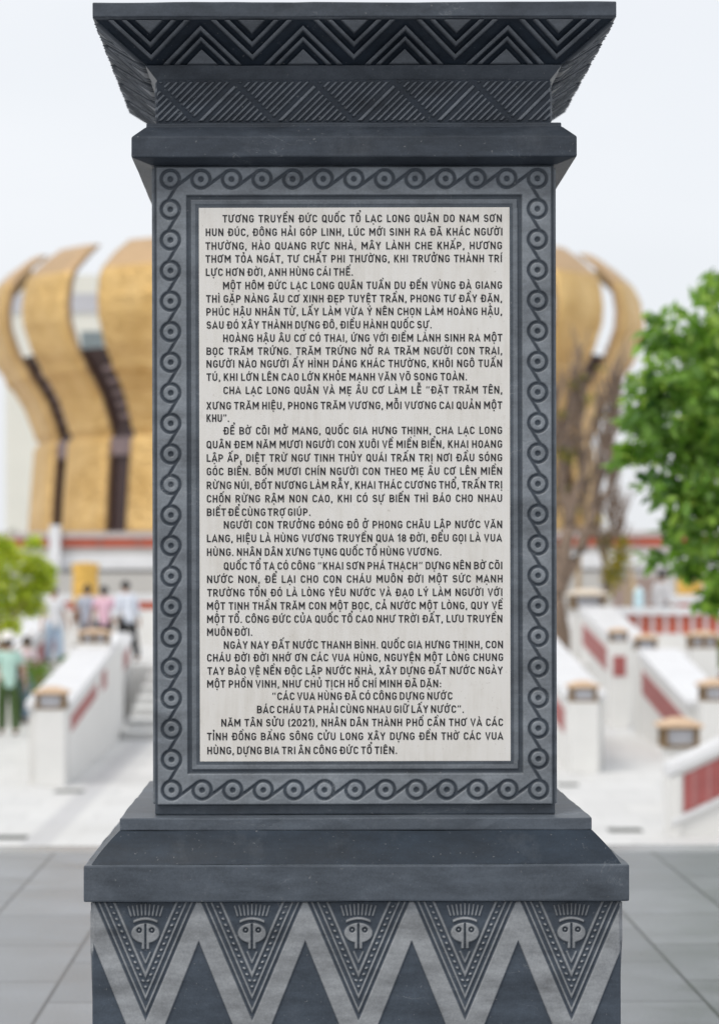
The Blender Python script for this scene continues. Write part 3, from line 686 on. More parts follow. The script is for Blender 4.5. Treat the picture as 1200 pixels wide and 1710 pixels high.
def parapet(label, x0, x1, y0, y1, zt0, zt1, zb, face, slots, mat_slot='rose', cope=.10, group='white parapets with red inset panels'):
    """wall running away from the camera from y0 to y1, its top rising from zt0 to zt1. face: -1 slots on the low-x side, 1 on the high-x side"""
    root = thing('parapet', label, 'parapet', ((x0+x1)/2, y0, zb), 0, group); ox, oy, oz = (x0+x1)/2, y0, zb
    Z = lambda y: zt0+(zt1-zt0)*(y-y0)/(y1-y0)
    def quad(a0, a1, ya, yb, fa, fb):
        return [(a0-ox, ya-oy, fa(ya)-oz), (a1-ox, ya-oy, fa(ya)-oz), (a1-ox, yb-oy, fa(yb)-oz), (a0-ox, yb-oy, fa(yb)-oz),
                (a0-ox, ya-oy, fb(ya)-oz), (a1-ox, ya-oy, fb(ya)-oz), (a1-ox, yb-oy, fb(yb)-oz), (a0-ox, yb-oy, fb(yb)-oz)]
    bm = bmesh.new(); hexa(bm, quad(x0, x1, y0, y1, lambda y: zb, lambda y: Z(y)-cope)); wl = bm_obj('wall', bm, M['white'], root)
    bm = bmesh.new(); hexa(bm, quad(x0-.04, x1+.04, y0-.04, y1, lambda y: Z(y)-cope+.001, Z), .012); bm_obj('coping', bm, M['coping'], root)
    xf = x0 if face < 0 else x1
    for ya, yb, d0, d1 in slots:
        bm = bmesh.new(); hexa(bm, quad(xf-.012, xf+.012, ya, yb, lambda y: Z(y)-d1, lambda y: Z(y)-d0)); bm_obj('red_panel', bm, M[mat_slot], wl)
    return root

# centre stairs
st = thing('staircase', 'pale grey stone staircase rising behind the pillar between two white parapets', 'staircase', (.1, 41.7, -1.2))
for i in range(7):
    sp = bx('step', -3.2, 3.3, i*1.15+.004, 8.7-.002*i, i*.135+.0005, (i+1)*.135-.03, M['riser'], st)
    bx('tread', -3.2, 3.3, i*1.15-.03, i*1.15+1.15, (i+1)*.135-.029, (i+1)*.135, M['step'], sp)
parapet('white parapet rising left of the pillar behind the nearest left lantern post', -3.66, -3.15, 32.95, 42.6, -.14, .54, -1.2, 1, [(33.3, 37.2, .24, .44), (38.2, 39.0, .22, .48)])
parapet('white sloping parapet right beside the pillar edge behind a lantern post', 3.50, 4.0, 34.95, 42.6, -.14, .50, -1.2, -1, [(35.3, 39.8, .27, .60)])
parapet('small upper parapet left of the pillar beside the person in black trousers', -4.05, -3.52, 45.2, 49.6, -.05, .36, -1.2, 1, [(46.6, 49.0, .14, .46)])
parapet('far left grey white parapet climbing behind the yellow green tree', -5.95, -5.45, 46.5, 56.5, .05, .85, -1.2, 1, [(48.2, 54.5, .30, .70)])
parapet('large right parapet with long faded red strip behind the front right lantern', 5.45, 6.05, 36.9, 42.4, -.34, .26, -1.2, -1, [(37.1, 42.0, .30, .68)])
parapet('upper right parapet with faded red strip below the beige domed lantern', 5.45, 6.05, 45.9, 51.6, .33, .86, -1.2, -1, [(46.2, 51.2, .30, .72)])
GP = 'white posts topped by tan roofed lanterns'
lantern_post(-3.33, 32.6, -1.2, -.22, .37, 'white lantern post left of the pillar in front of the left parapet', .42, .42)
lantern_post(3.68, 34.6, -1.2, -.24, .39, 'tall white lantern post just right of the pillar shaft', .40, .42)
lantern_post(4.23, 29.4, -1.2, -.51, .34, 'nearest lantern post, behind the red panelled front wall', .46, .50)
lantern_post(5.76, 36.4, -1.2, -.32, .46, 'white lantern post at the right picture edge', .46, .46)
lantern_post(5.40, 44.9, -1.2, .31, .36, 'lantern post with a faded red panel between the right parapets', .34, .36, panel=True)
lantern_post(5.62, 42.9, -1.2, .22, .36, 'lantern post at the upper end of the large right parapet', .38, .40, panel=False)
lantern_post(6.75, 44.0, -1.2, .22, .46, 'wide two windowed lantern post before the white terrace wall', .56, .44, True)
lantern_post(5.66, 52.4, -1.2, .80, .62, 'wide beige domed lantern post in front of the bare tree', .76, .60, roof='cream_roof')
lantern_post(-3.42, 40.2, -1.2, .42, .46, 'wide lantern on the left parapet below the group of visitors', .52, .34, True)
# front right stair wall, seen side on
fr = thing('panelled_wall', 'white wall with faded red balustrade panel rising at the right edge', 'wall', (3.66, 26.0, -1.2))
def slopebox(name, xa, xb, y0, y1, b0, b1, t0, t1, mat, par, bev=0):
    bm = bmesh.new(); hexa(bm, [(xa, y0, b0), (xb, y0, b1), (xb, y1, b1), (xa, y1, b0), (xa, y0, t0), (xb, y0, t1), (xb, y1, t1), (xa, y1, t0)], bev)
    return bm_obj(name, bm, mat, par)
SL = .47; LX = 3.2
slopebox('wall', .0, LX, 0, .34, 0, 0, .62, .62+SL*LX, M['white'], fr)
slopebox('coping', -.02, LX, -.05, .39, .621, .621+SL*LX, .73, .73+SL*LX, M['coping'], fr, .01)
slopebox('pier', -.02, .10, -.03, .37, .0, .0, .60, .655, M['white'], fr)
w_ = slopebox('red_panel', .13, LX-.1, -.012, .02, .18+SL*.13, .18+SL*(LX-.1), .57+SL*.13, .57+SL*(LX-.1), M['rose'], fr)
bar_mat = plain('pale_red_baluster', (.40, .17, .165), .6)
for i in range(19):
    xa = .22+i*.15; bm = bmesh.new()
    hexa(bm, [(xa, -.03, .18+SL*xa), (xa+.035, -.03, .18+SL*xa), (xa+.035, .01, .18+SL*xa), (xa, .01, .18+SL*xa), (xa, -.03, .57+SL*xa), (xa+.035, -.03, .57+SL*xa), (xa+.035, .01, .57+SL*xa), (xa, .01, .57+SL*xa)])
    bm_obj('baluster', bm, bar_mat, w_)
slopebox('base_ledge', .0, LX, -.05, .0, .12, .12+SL*LX, .17, .17+SL*LX, M['coping'], fr)

# right terrace wall and its balustrade
tw = thing('terrace_wall', 'white terrace wall with dark maroon recesses at the right', 'wall', (6.1, 47.6, -1.2))
bx('wall', 0, 16, .0, .5, 0, 1.10, M['white'], tw)
bx('coping', -.05, 16, -.08, .55, 1.101, 1.22, M['coping'], tw, .01)
for xa in (.42, 1.42, 2.55, 3.7): bx('recess_panel', xa, xa+.45, -.012, .02, .30, .82, M['maroon'], tw)
structure(bx('right_terrace', 6.1, 40, 48.12, 98.9, -1.19, -.02, M['paving']))
def balustrade(label, x0, x1, y, z0, h, step, mat='red', grp='white balustrades with red panels', fa=.38, fb=.82):
    root = thing('balustrade', label, 'balustrade', (x0, y, z0), 0, grp); W = x1-x0
    bx('plinth', 0, W, -.14, .14, 0, h*fa, M['white'], root)
    bx('rail', -.05, W+.05, -.17, .17, h*fb, h, M['coping'], root, .01)
    n = int(W/step)
    bx('red_panel', .02, W-.02, -.03, .03, h*(fa+.001), h*(fb-.001), M[mat], root)
    b0 = bx('baluster', 0, step*.34, -.10, .10, h*(fa+.001), h*(fb-.001), M['rail_post'], root)
    for i in range(1, min(n, 40)+1):
        c = b0.copy(); COL.objects.link(c); c.parent = root; c.location.x = min(i*step, W-step*.4)
    return root
balustrade('long white balustrade with bright red panels at the right below the green tree', 6.02, 16, 51.5, -.02, .86, .27)
balustrade('farther balustrade with red panels behind the man in white at right', 8.3, 19, 58.5, -.02, 1.06, .36)
balustrade('white balustrade with short red panel behind the visitors left of the pillar', -9.5, 2, 66.0, -.25, 1.28, 2.1, fa=.69, fb=.86)

# drain slots in the plaza
DS = M['soil']
dm = plain('dark_drain_iron', (.06, .065, .055), .7)
for (xa, xb, py, lab) in ((-30, 45, 1398, 'dark drain grate at the left picture edge near the floor'), (92, 140, 1321, 'narrow drain slot by the foot of the left lantern post'),
                        (930, 964, 1312, 'short drain slot right beside the pillar shaft'), (1014, 1070, 1388, 'drain slot between pillar base and right front wall')):
    Y = 2.65*4250/(py-965); a = px(xa, py, Y); b = px(xb, py, Y)
    bm = bmesh.new(); box(bm, a[0], b[0], Y-.16, Y+.16, -1.2, -1.190, .003)
    tag(bm_obj('drain_grate', bm, dm), lab, 'drain', 'drain grates in the plaza')

# ================================================================== THE GOLDEN TEMPLE
TC = (.15, 127.0)
temple = thing('golden_temple', 'round golden temple of tall lotus petals behind the pillar', 'temple', (TC[0], TC[1], -1.2))
TZ = -1.2
prof = [(14.04, 3.55), (13.9, 5.6), (13.70, 8.0), (13.70, 8.5), (14.2, 9.8), (15.0, 11.05), (15.65, 12.0), (16.1, 13.2), (16.16, 14.0), (16.0, 15.0), (15.80, 15.45), (15.0, 16.2), (14.2, 16.8)]
def interp(pr, n):
    ln = [0]
    for (a, b), (c, d) in zip(pr, pr[1:]): ln.append(ln[-1]+math.hypot(c-a, d-b))
    s = np.linspace(0, ln[-1], n); return np.interp(s, ln, [p[0] for p in pr]), np.interp(s, ln, [p[1] for p in pr])
NP_ = 18; PER = 360/NP_
pr_r, pr_z = interp(prof, 90)
def gap_half(z):          # half the gap between petals in degrees
    return np.interp(z, [3.5, 8, 9.5, 11, 12.5, 14, 15.2, 16.2, 16.8], [2.7, 2.9, 3.0, 3.2, 3.5, 3.5, 3.4, 3.6, 4.2])
for i in range(-5, 5):
    c = -90 + 9.5 + PER*i                     # petals straddle the gaps at -40.5, -20.5, ...
    nu = 26
    V, n_z = [], len(pr_z)
    hh = PER/2-gap_half(pr_z)
    uu = np.linspace(-1, 1, nu)
    for layer in (0, 1):
        for a in range(n_z):
            for b in range(nu):
                th = R(c+uu[b]*hh[a]); edge = 1-abs(uu[b])
                rr = pr_r[a]-layer*.30 + .16*min(1, edge*6) - (.22 if 7.95 < pr_z[a] < 8.3 else 0)*(1-layer) + (.10 if 10.7 < pr_z[a] < 11.2 else 0)*(1-layer)
                V.append((rr*math.cos(th), rr*math.sin(th), pr_z[a]-TZ))
    F = []
    N = n_z*nu; g = grid_faces(n_z, nu)
    F += [tuple(q) for q in g] + [tuple(q[::-1]) for q in g+N]
    for a in range(n_z-1):
        for b in (0, nu-1):
            q = (a*nu+b, (a+1)*nu+b, (a+1)*nu+b+N, a*nu+b+N); F.append(q if b else q[::-1])
    for b in range(nu-1):
        for a in (0, n_z-1):
            q = (a*nu+b, a*nu+b+1, a*nu+b+1+N, a*nu+b+N); F.append(q[::-1] if a else q)
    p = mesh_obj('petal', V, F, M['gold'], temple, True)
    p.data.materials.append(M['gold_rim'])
    mi = np.zeros(len(p.data.polygons), dtype=np.int32)
    ng = (n_z-1)*(nu-1)
    zz = np.repeat(pr_z[:-1], nu-1)
    mi[:ng] = (zz > 15.4); mi[2*ng:] = 1
    p.data.polygons.foreach_set('material_index', mi)
    # dark grille in the gap to the right of this petal
    cg = c+PER/2
    bm = bmesh.new()
    zs = np.linspace(3.5, 11.9, 22); rs = np.interp(zs, pr_z, pr_r)-.35
    rows = []
    for z, r0 in zip(zs, rs): rows.append([bm.verts.new((r0*math.cos(R(cg+t)), r0*math.sin(R(cg+t)), z-TZ)) for t in (-4.2, -2, 0, 2, 4.2)])
    for a, b in zip(rows, rows[1:]):
        for j in range(4): bm.faces.new((a[j], a[j+1], b[j+1], b[j]))
    gr = bm_obj('grille_panel', bm, M['brown'], temple)
    for z in np.arange(8.9, 11.5, .52):
        bm = bmesh.new(); r0 = float(np.interp(z, pr_z, pr_r))-.22
        tube(bm, [(r0*math.cos(R(cg+t)), r0*math.sin(R(cg+t)), z-TZ) for t in (.2, 1.4, 2.6)], [.13]*3, 6)
        bm_obj('grille_bar', bm, M['brown_rail'], gr)
    bm = bmesh.new(); r0, r1 = 13.2, 13.62
    ths = [R(cg+t) for t in (-3, -1, 1, 3)]
    q = [[bm.verts.new((r_*math.cos(t), r_*math.sin(t), z-TZ)) for r_, z in ((r0, 7.1), (r1, 7.1), (r1, 7.95), (r0, 7.95))] for t in ths]
    for a, b in zip(q, q[1:]):
        for j in range(4): bm.faces.new((a[j], a[(j+1) % 4], b[(j+1) % 4], b[j]))
    bm.faces.new(q[0]); bm.faces.new(q[-1][::-1])
    bm_obj('grille_collar', bm, M['brown_rail'], gr)
bm = bmesh.new(); lathe(bm, [(13.2, 3.3-TZ), (13.2, 8.5-TZ), (14.6, 11.6-TZ), (14.9, 11.8-TZ), (1, 11.85-TZ)], 64); bm_obj('inner_drum', bm, M['brown'], temple, True)
# tiered platform below
pf = bx('platform', -34, 34, -27, 26, 0, 4.23, M['platform'], temple)
bx('frieze', -34, 34, -27.05, -27, 3.88, 4.22, M['red'], pf)
fb = bx('frieze_bar', -34, -33.85, -27.11, -27.05, 3.88, 4.22, plain('frieze_bar', (.42, .16, .12), .6), pf)
for i in range(1, 45):
    c = fb.copy(); COL.objects.link(c); c.parent = pf; c.location.x = i*1.5
bx('platform_cap', -34.1, 34.1, -27.25, 26.1, 4.231, 4.47, plain('mauve_stone_cap', (.50, .45, .43), .6), temple)
bx('platform_band', -34.1, 34.1, -27.3, -26.99, 3.0, 3.60, M['coping'], temple)
bx('platform_tier', -36, 36, -28.0, -27.31, 0, 2.86, M['platform'], temple)
fp = bx('gate_pier', -10.35, -9.95, -27.9, -27.32, 2.87, 4.72, M['coping'], temple)
# cream building behind, showing through the gaps
bd = thing('cream_building', 'cream multi storey building behind the left side of the golden temple', 'building', (-10, 190, -1.2))
bx('wall', -12.8, 14, 0, 18, 0, 25.3, M['cream'], bd)
for z in (22.5,): bx('grey_band', -12.82, 14.02, -.15, 0, z, z+1.4, M['greyband'], bd)
for xa in (-7.35, -4.2, -1.4): bx('window', xa+.2, xa+1.9, -.05, .05, 19.2, 21.1, M['glass'], bd)
for xa in (-7.35, -4.2, -1.4): bx('window', xa+.2, xa+2.0, -.05, .05, 12.4, 14.3, M['glass'], bd)
# gilded drum lantern
gd = thing('drum_lantern', 'gilded drum shaped lantern standing left of the pillar below the temple', 'lantern', ((143-520)*63/4250, 63.0, -.25))
bm = bmesh.new(); lathe(bm, [(.36, 0), (.36, .1), (.2, .16), (.2, .98), (.33, 1.06)], 24); bm_obj('pedestal', bm, M['platform'], gd, True)
bm = bmesh.new(); lathe(bm, [(.30, 1.062), (.345, 1.10), (.32, 1.13), (.32, 1.42), (.335, 1.45), (.335, 1.53), (.32, 1.56), (.32, 1.92), (.345, 1.96), (.345, 2.06), (.1, 2.10)], 28); bm_obj('drum', bm, M['gold_lamp'], gd, False)

gd['group'] = 'gilded drum lanterns below the temple'
g2 = copy_tree(gd); g2.location.x = (1150-520)*63/4250; g2['label'] = 'gilded drum lantern half hidden by the green tree at right'

# ================================================================== TREES
def leaves(name, centres, mat, parent, size, vcol, droop=.3):
    """many folded leaf blades"""
    n = len(centres); C_ = np.asarray(centres)
    d = RNG.normal(size=(n, 3)); d[:, 2] = d[:, 2]*.5-droop; d /= np.linalg.norm(d, axis=1)[:, None]
    up = RNG.normal(size=(n, 3))*.55+np.array([0, 0, 1.0]); s = np.cross(d, up); s /= np.linalg.norm(s, axis=1)[:, None]; nn = np.cross(s, d)
    L = (size*RNG.uniform(.6, 1.25, n))[:, None]; W = L*.27
    P = [C_, C_+d*L*.45+s*W-nn*L*.05, C_+d*L, C_+d*L*.45-s*W-nn*L*.05, C_+d*L*.5+nn*L*.03]
    V = np.stack(P, 1).reshape(-1, 3); b = np.arange(n)[:, None]*5
    F = np.concatenate([b+np.array([[0, 1, 4]]), b+np.array([[1, 2, 4]]), b+np.array([[2, 3, 4]]), b+np.array([[3, 0, 4]])])
    return mesh_obj(name, V, F, mat, parent, False, {'leafv': np.repeat(np.asarray(vcol), 5)})
def cloud(blobs, per, shell=.55):
    P, Vc = [], []
    for (x, y, z, r, n) in blobs:
        n = int(n*per); d = RNG.normal(size=(n, 3)); d /= np.linalg.norm(d, axis=1)[:, None]
        q = RNG.uniform(0, 1, n)**shell*r
        P.append(np.array([x, y, z])+d*q[:, None]*np.array([1, 1, .8]))
        base = RNG.uniform(.22, .60); Vc.append(np.clip(base+RNG.normal(0, .21, n), 0, 1))
    return np.concatenate(P), np.concatenate(Vc)
def limb(bm, p0, p1, r0, r1, wob=.08, n=6):
    p0, p1 = Vector(p0), Vector(p1); L = (p1-p0).length; pts = []
    for i in range(n+1):
        t = i/n; o = Vector((random.uniform(-1, 1), random.uniform(-1, 1), random.uniform(-.3, .3)))*wob*L*(0 if i in (0,) else 1)*.5
        pts.append(p0.lerp(p1, t)+o)
    tube(bm, pts, [r0+(r1-r0)*i/n for i in range(n+1)], 8); return pts

# large green tree at the right (leafy, near)
TR = (3.55, 20.0, -1.2)
t1 = thing('green_tree', 'leafy green tree hanging in from the right edge', 'tree', TR)
bm = bmesh.new(); limb(bm, (0, 0, 0), (.05, 0, 2.2), .13, .09, .03)
tips = []
for i in range(16):
    a = i*2.4; e = random.uniform(.25, 1.2); r = random.uniform(.8, 1.35)
    s0 = Vector((.05, 0, random.uniform(1.9, 2.6))); e0 = s0+Vector((math.cos(a)*r*math.cos(e)*.8, (.25+abs(math.sin(a))*r*math.cos(e)), math.sin(e)*r*1.3+.2))
    pts = limb(bm, s0, e0, .05, .012, .12); tips += pts[2:]
bm_obj('trunk', bm, M['bark'], t1, True)
blobs = []
def tp(x, y, Y=20.0): q = px(x, y, Y); return (q[0]-TR[0], q[1]-TR[1], q[2]-TR[2])
for (x, y, r, n) in ((1110, 560, .20, 1), (1160, 560, .24, 1.1), (1200, 540, .25, 1), (1090, 640, .22, 1.2), (1140, 650, .30, 1.4), (1195, 640, .3, 1.3), (1075, 700, .20, 1), (1120, 730, .3, 1.4),
                     (1180, 730, .34, 1.6), (1060, 745, .16, .8), (1100, 800, .22, 1), (1150, 820, .30, 1.4), (1200, 820, .34, 1.5), (1135, 870, .2, 1.0), (1180, 900, .28, 1.3), (1205, 960, .2, 1), (1160, 940, .16, .8),
                     (1195, 1000, .13, .7), (1092, 925, .08, .3), (1205, 475, .14, .45), (1190, 460, .07, .15), (1180, 500, .1, .25), (1098, 522, .07, .13), (1062, 640, .08, .10), (1080, 600, .08, .12), (1050, 670, .07, .08), (1045, 760, .1, .3), (1140, 505, .08, .12), (1240, 600, .4, 1.6), (1260, 720, .45, 1.8), (1280, 860, .45, 1.6), (1250, 960, .3, 1), (1310, 640, .4, 1.2),
                     (1040, 705, .07, .18), (1062, 690, .1, .3), (1085, 668, .12, .45)):
    c = tp(x, y); blobs.append((c[0], c[1]+RNG.uniform(-.35, .35), c[2], r, n))
for _ in range(26):
    a = RNG.uniform(0, 6.28); q = RNG.uniform(.2, 1.1); blobs.append((max(-.45, math.cos(a)*q), .25+abs(math.sin(a)*q)*.9, RNG.uniform(3.25, 4.7), RNG.uniform(.2, .34), 1.0))
P, Vc = cloud(blobs, 88); leaves('crown', P, M['leaf'], t1, .15, Vc, .75)

# yellow-green young tree at the left
t2 = thing('yellow_green_tree', 'bright yellow green young tree at the left edge', 'tree', (-5.55, 45.6, -1.2))
bm = bmesh.new(); limb(bm, (0, 0, 0), (.0, 0, 1.7), .06, .035, .04)
for i in range(9):
    a = i*2.4; limb(bm, (0, 0, 1.1+.07*i), (math.cos(a)*.55, math.sin(a)*.55, 1.7+.12*i), .025, .008, .1)
bm_obj('trunk', bm, M['bark_pale'], t2, True)
bl = []
for (x, y, r, n) in ((20, 930, .36, 1), (55, 940, .30, 1), (-10, 960, .4, 1), (70, 970, .26, 1), (35, 985, .4, 1.2), (0, 1010, .4, 1), (50, 1010, .30, .9), (15, 1045, .26, .7), (-25, 1000, .45, 1), (-20, 920, .3, .8), (5, 905, .2, .4), (60, 905, .14, .3), (88, 950, .12, .25)):
    q = px(x, y, 45.6); bl.append((q[0]+5.55, RNG.uniform(-.4, .4), q[2]+1.2, r, n))
P, Vc = cloud(bl, 420); leaves('crown', P, M['leaf_yellow'], t2, .13, Vc, .2)

def shrub(label, x, Y, y, r, n=1.0, mat='leaf_hedge', zg=-1.2):
    q = px(x, y, Y); root = thing('shrub', label, 'shrub', (q[0], Y, zg))
    bm = bmesh.new()
    for i in range(5): limb(bm, (0, 0, 0), (math.cos(i*1.3)*r*.6, math.sin(i*1.3)*r*.6, q[2]-zg), .025, .008, .1)
    bm_obj('stem', bm, M['bark_pale'], root, True)
    bl = [(RNG.uniform(-1, 1)*r*.8, RNG.uniform(-1, 1)*r*.8, q[2]-zg+RNG.uniform(-.7, .5)*r, r*.55, .55) for _ in range(10)]
    P, Vc = cloud(bl, 150*n); leaves('foliage', P, M[mat], root, .13, Vc, .1)
shrub('round green shrub behind the left parapet beside walking visitors', 88, 45.5, 1126, .55)
shrub('low green shrub behind the legs of the visitor in green trousers', 48, 47.5, 1170, .40)
shrub('green bush at the picture edge behind the far right lantern', 1206, 46.2, 1085, .35)
# far dark tree left edge
t3 = thing('far_tree', 'far dark green tree at the left edge beside the cream building', 'tree', (-19.0, 158, -1.2))
bm = bmesh.new(); limb(bm, (0, 0, 0), (0, 0, 4), .3, .12, .03); bm_obj('trunk', bm, M['bark'], t3, True)
P, Vc = cloud([(RNG.uniform(-1, .6), RNG.uniform(-1, 1), RNG.uniform(3.6, 5.6), .8, 1) for _ in range(10)], 120); leaves('crown', P, M['leaf_dark'], t3, .4, Vc)

# bare pruned tree right of the pillar, propped with timber
BT = (5.30, 53.5, -.25)
t4 = thing('bare_tree', 'grey brown nearly bare tree right of the pillar with few yellow leaves', 'tree', BT)
bm = bmesh.new(); ends = []
def bp(x, y, dy=0): q = px(x, y, BT[1]+dy); return (q[0]-BT[0], dy, q[2]-BT[2])
limb(bm, (0, 0, 0), bp(925, 1000), .24, .20, .02)
mains = [((925, 1000), (950, 880), .19, .13), ((925, 1000), (985, 880), .17, .11), ((925, 1000), (915, 860), .18, .12), ((950, 880), (935, 760), .12, .06), ((950, 880), (975, 770), .12, .06),
         ((985, 880), (1018, 810), .11, .06), ((985, 880), (1000, 790), .09, .05), ((1018, 810), (1024, 770), .07, .04), ((915, 860), (905, 730), .1, .05), ((935, 760), (955, 660), .06, .025), ((935, 760), (925, 660), .06, .02),
         ((975, 770), (1000, 680), .055, .02), ((975, 770), (965, 690), .055, .02), ((1000, 790), (1012, 670), .045, .015), ((1024, 770), (1030, 620), .035, .012), ((1000, 680), (1022, 640), .02, .01), ((955, 660), (968, 600), .025, .01),
         ((1018, 810), (1035, 850), .05, .02), ((950, 880), (1010, 900), .08, .05)]
for (a, b, r0, r1) in mains: limb(bm, bp(*a), bp(*b), r0, r1, .07); ends.append(b)
for _ in range(380):
    b = random.choice(ends[2:]); L = random.uniform(.3, 1.0); s0 = Vector(bp(*b))-Vector((0, 0, random.uniform(0, 1.4)))
    e0 = s0+Vector((random.uniform(-.35, .45)*L, random.uniform(-.6, .6)*L, L))
    limb(bm, s0, e0, random.uniform(.015, .04), .010, .10, 4)
bm_obj('trunk', bm, M['bark'], t4, True)
bl = []
for (x, y, r, n) in ((985, 668, .18, .22), (972, 630, .16, .14), (1030, 930, .36, 1.5), (1022, 960, .30, 1.1), (1012, 900, .22, .5), (945, 760, .25, .5), (965, 850, .2, .35), (940, 815, .18, .3), (1035, 905, .18, .4), (1000, 700, .12, .1), (935, 690, .2, .2), (1000, 865, .16, .15), (1020, 985, .16, .3), (955, 640, .2, .14), (1010, 615, .14, .10)):
    q = bp(x, y); bl.append((q[0], RNG.uniform(-.4, .4), q[2], r, n))
P, Vc = cloud(bl, 110); leaves('foliage', P, M['leaf_dry'], t4, .15, Vc)
def prop(label, x0, y0, x1, y1, Y0, Y1):
    a, b = px(x0, y0, Y0), px(x1, y1, Y1); bm = bmesh.new(); tube(bm, [a, b], [.07, .06], 8)
    tag(bm_obj('timber_prop', bm, M['bamboo'], None, True), label, 'timber prop', 'timber props of the bare tree')
prop('upright tan timber prop standing against the bare tree', 964, 1096, 966, 905, 54.6, 54.6)
prop('slanting tan timber prop right of the bare tree', 1078, 1075, 1050, 950, 53.0, 53.2)
prop('short tan timber prop behind the beige domed lantern', 1048, 1075, 1046, 975, 55.0, 55.0)
pw = px(1062, 1010, 60); tag(bx('timber_screen', pw[0]-.55, pw[0]+.62, 60, 60.08, -.02, 1.45, plain('mauve_timber_board', (.33, .25, .22), .7)), 'mauve brown timber screen behind the man in white', 'screen')

# ================================================================== PEOPLE
M['skin'] = plain('skin', (.45, .27, .18), .5, 0, .06, 8)
M['lips'] = plain('lips', (.32, .13, .11), .5, 0, .05, 8)
M['hair'] = plain('black_hair', (.012, .010, .010), .5, 0, .2, 20)
def cloth(name, c): return plain(name, c, .8, 0, .10, 9, .3, 25, .01)
def skin_mesh(name, chains, mat, parent, sub=2):
    """chains: lists of (x, y, z, r); the first vertex is the root; a chain starting with an int branches from that vertex"""
    vs, es, rs = [], [], []
    for ch in chains:
        prev = None
        for q in ch:
            if isinstance(q, int): prev = q; continue
            vs.append(q[:3]); rs.append(q[3]); i = len(vs)-1
            if prev is not None: es.append((prev, i))
            prev = i
    me = bpy.data.meshes.new(name+'_base'); me.from_pydata(vs, es, []); o = bpy.data.objects.new(name+'_base', me); COL.objects.link(o)
    sk = o.modifiers.new('s', 'SKIN'); sk.use_smooth_shade = True
    lay = me.skin_vertices[0] if len(me.skin_vertices) else None
    for i, r in enumerate(rs): lay.data[i].radius = (r, r) if not isinstance(r, tuple) else r
    for i in range(len(rs)): lay.data[i].use_root = (i == 0)
    sb = o.modifiers.new('u', 'SUBSURF'); sb.levels = sub; sb.render_levels = sub
    dg = bpy.context.evaluated_depsgraph_get(); dg.update()
    m2 = bpy.data.meshes.new_from_object(o.evaluated_get(dg)); m2.name = name
    bpy.data.objects.remove(o); bpy.data.meshes.remove(me)
    m2.materials.clear(); m2.materials.append(mat)
    r = bpy.data.objects.new(name, m2); COL.objects.link(r); r.parent = parent
    return r
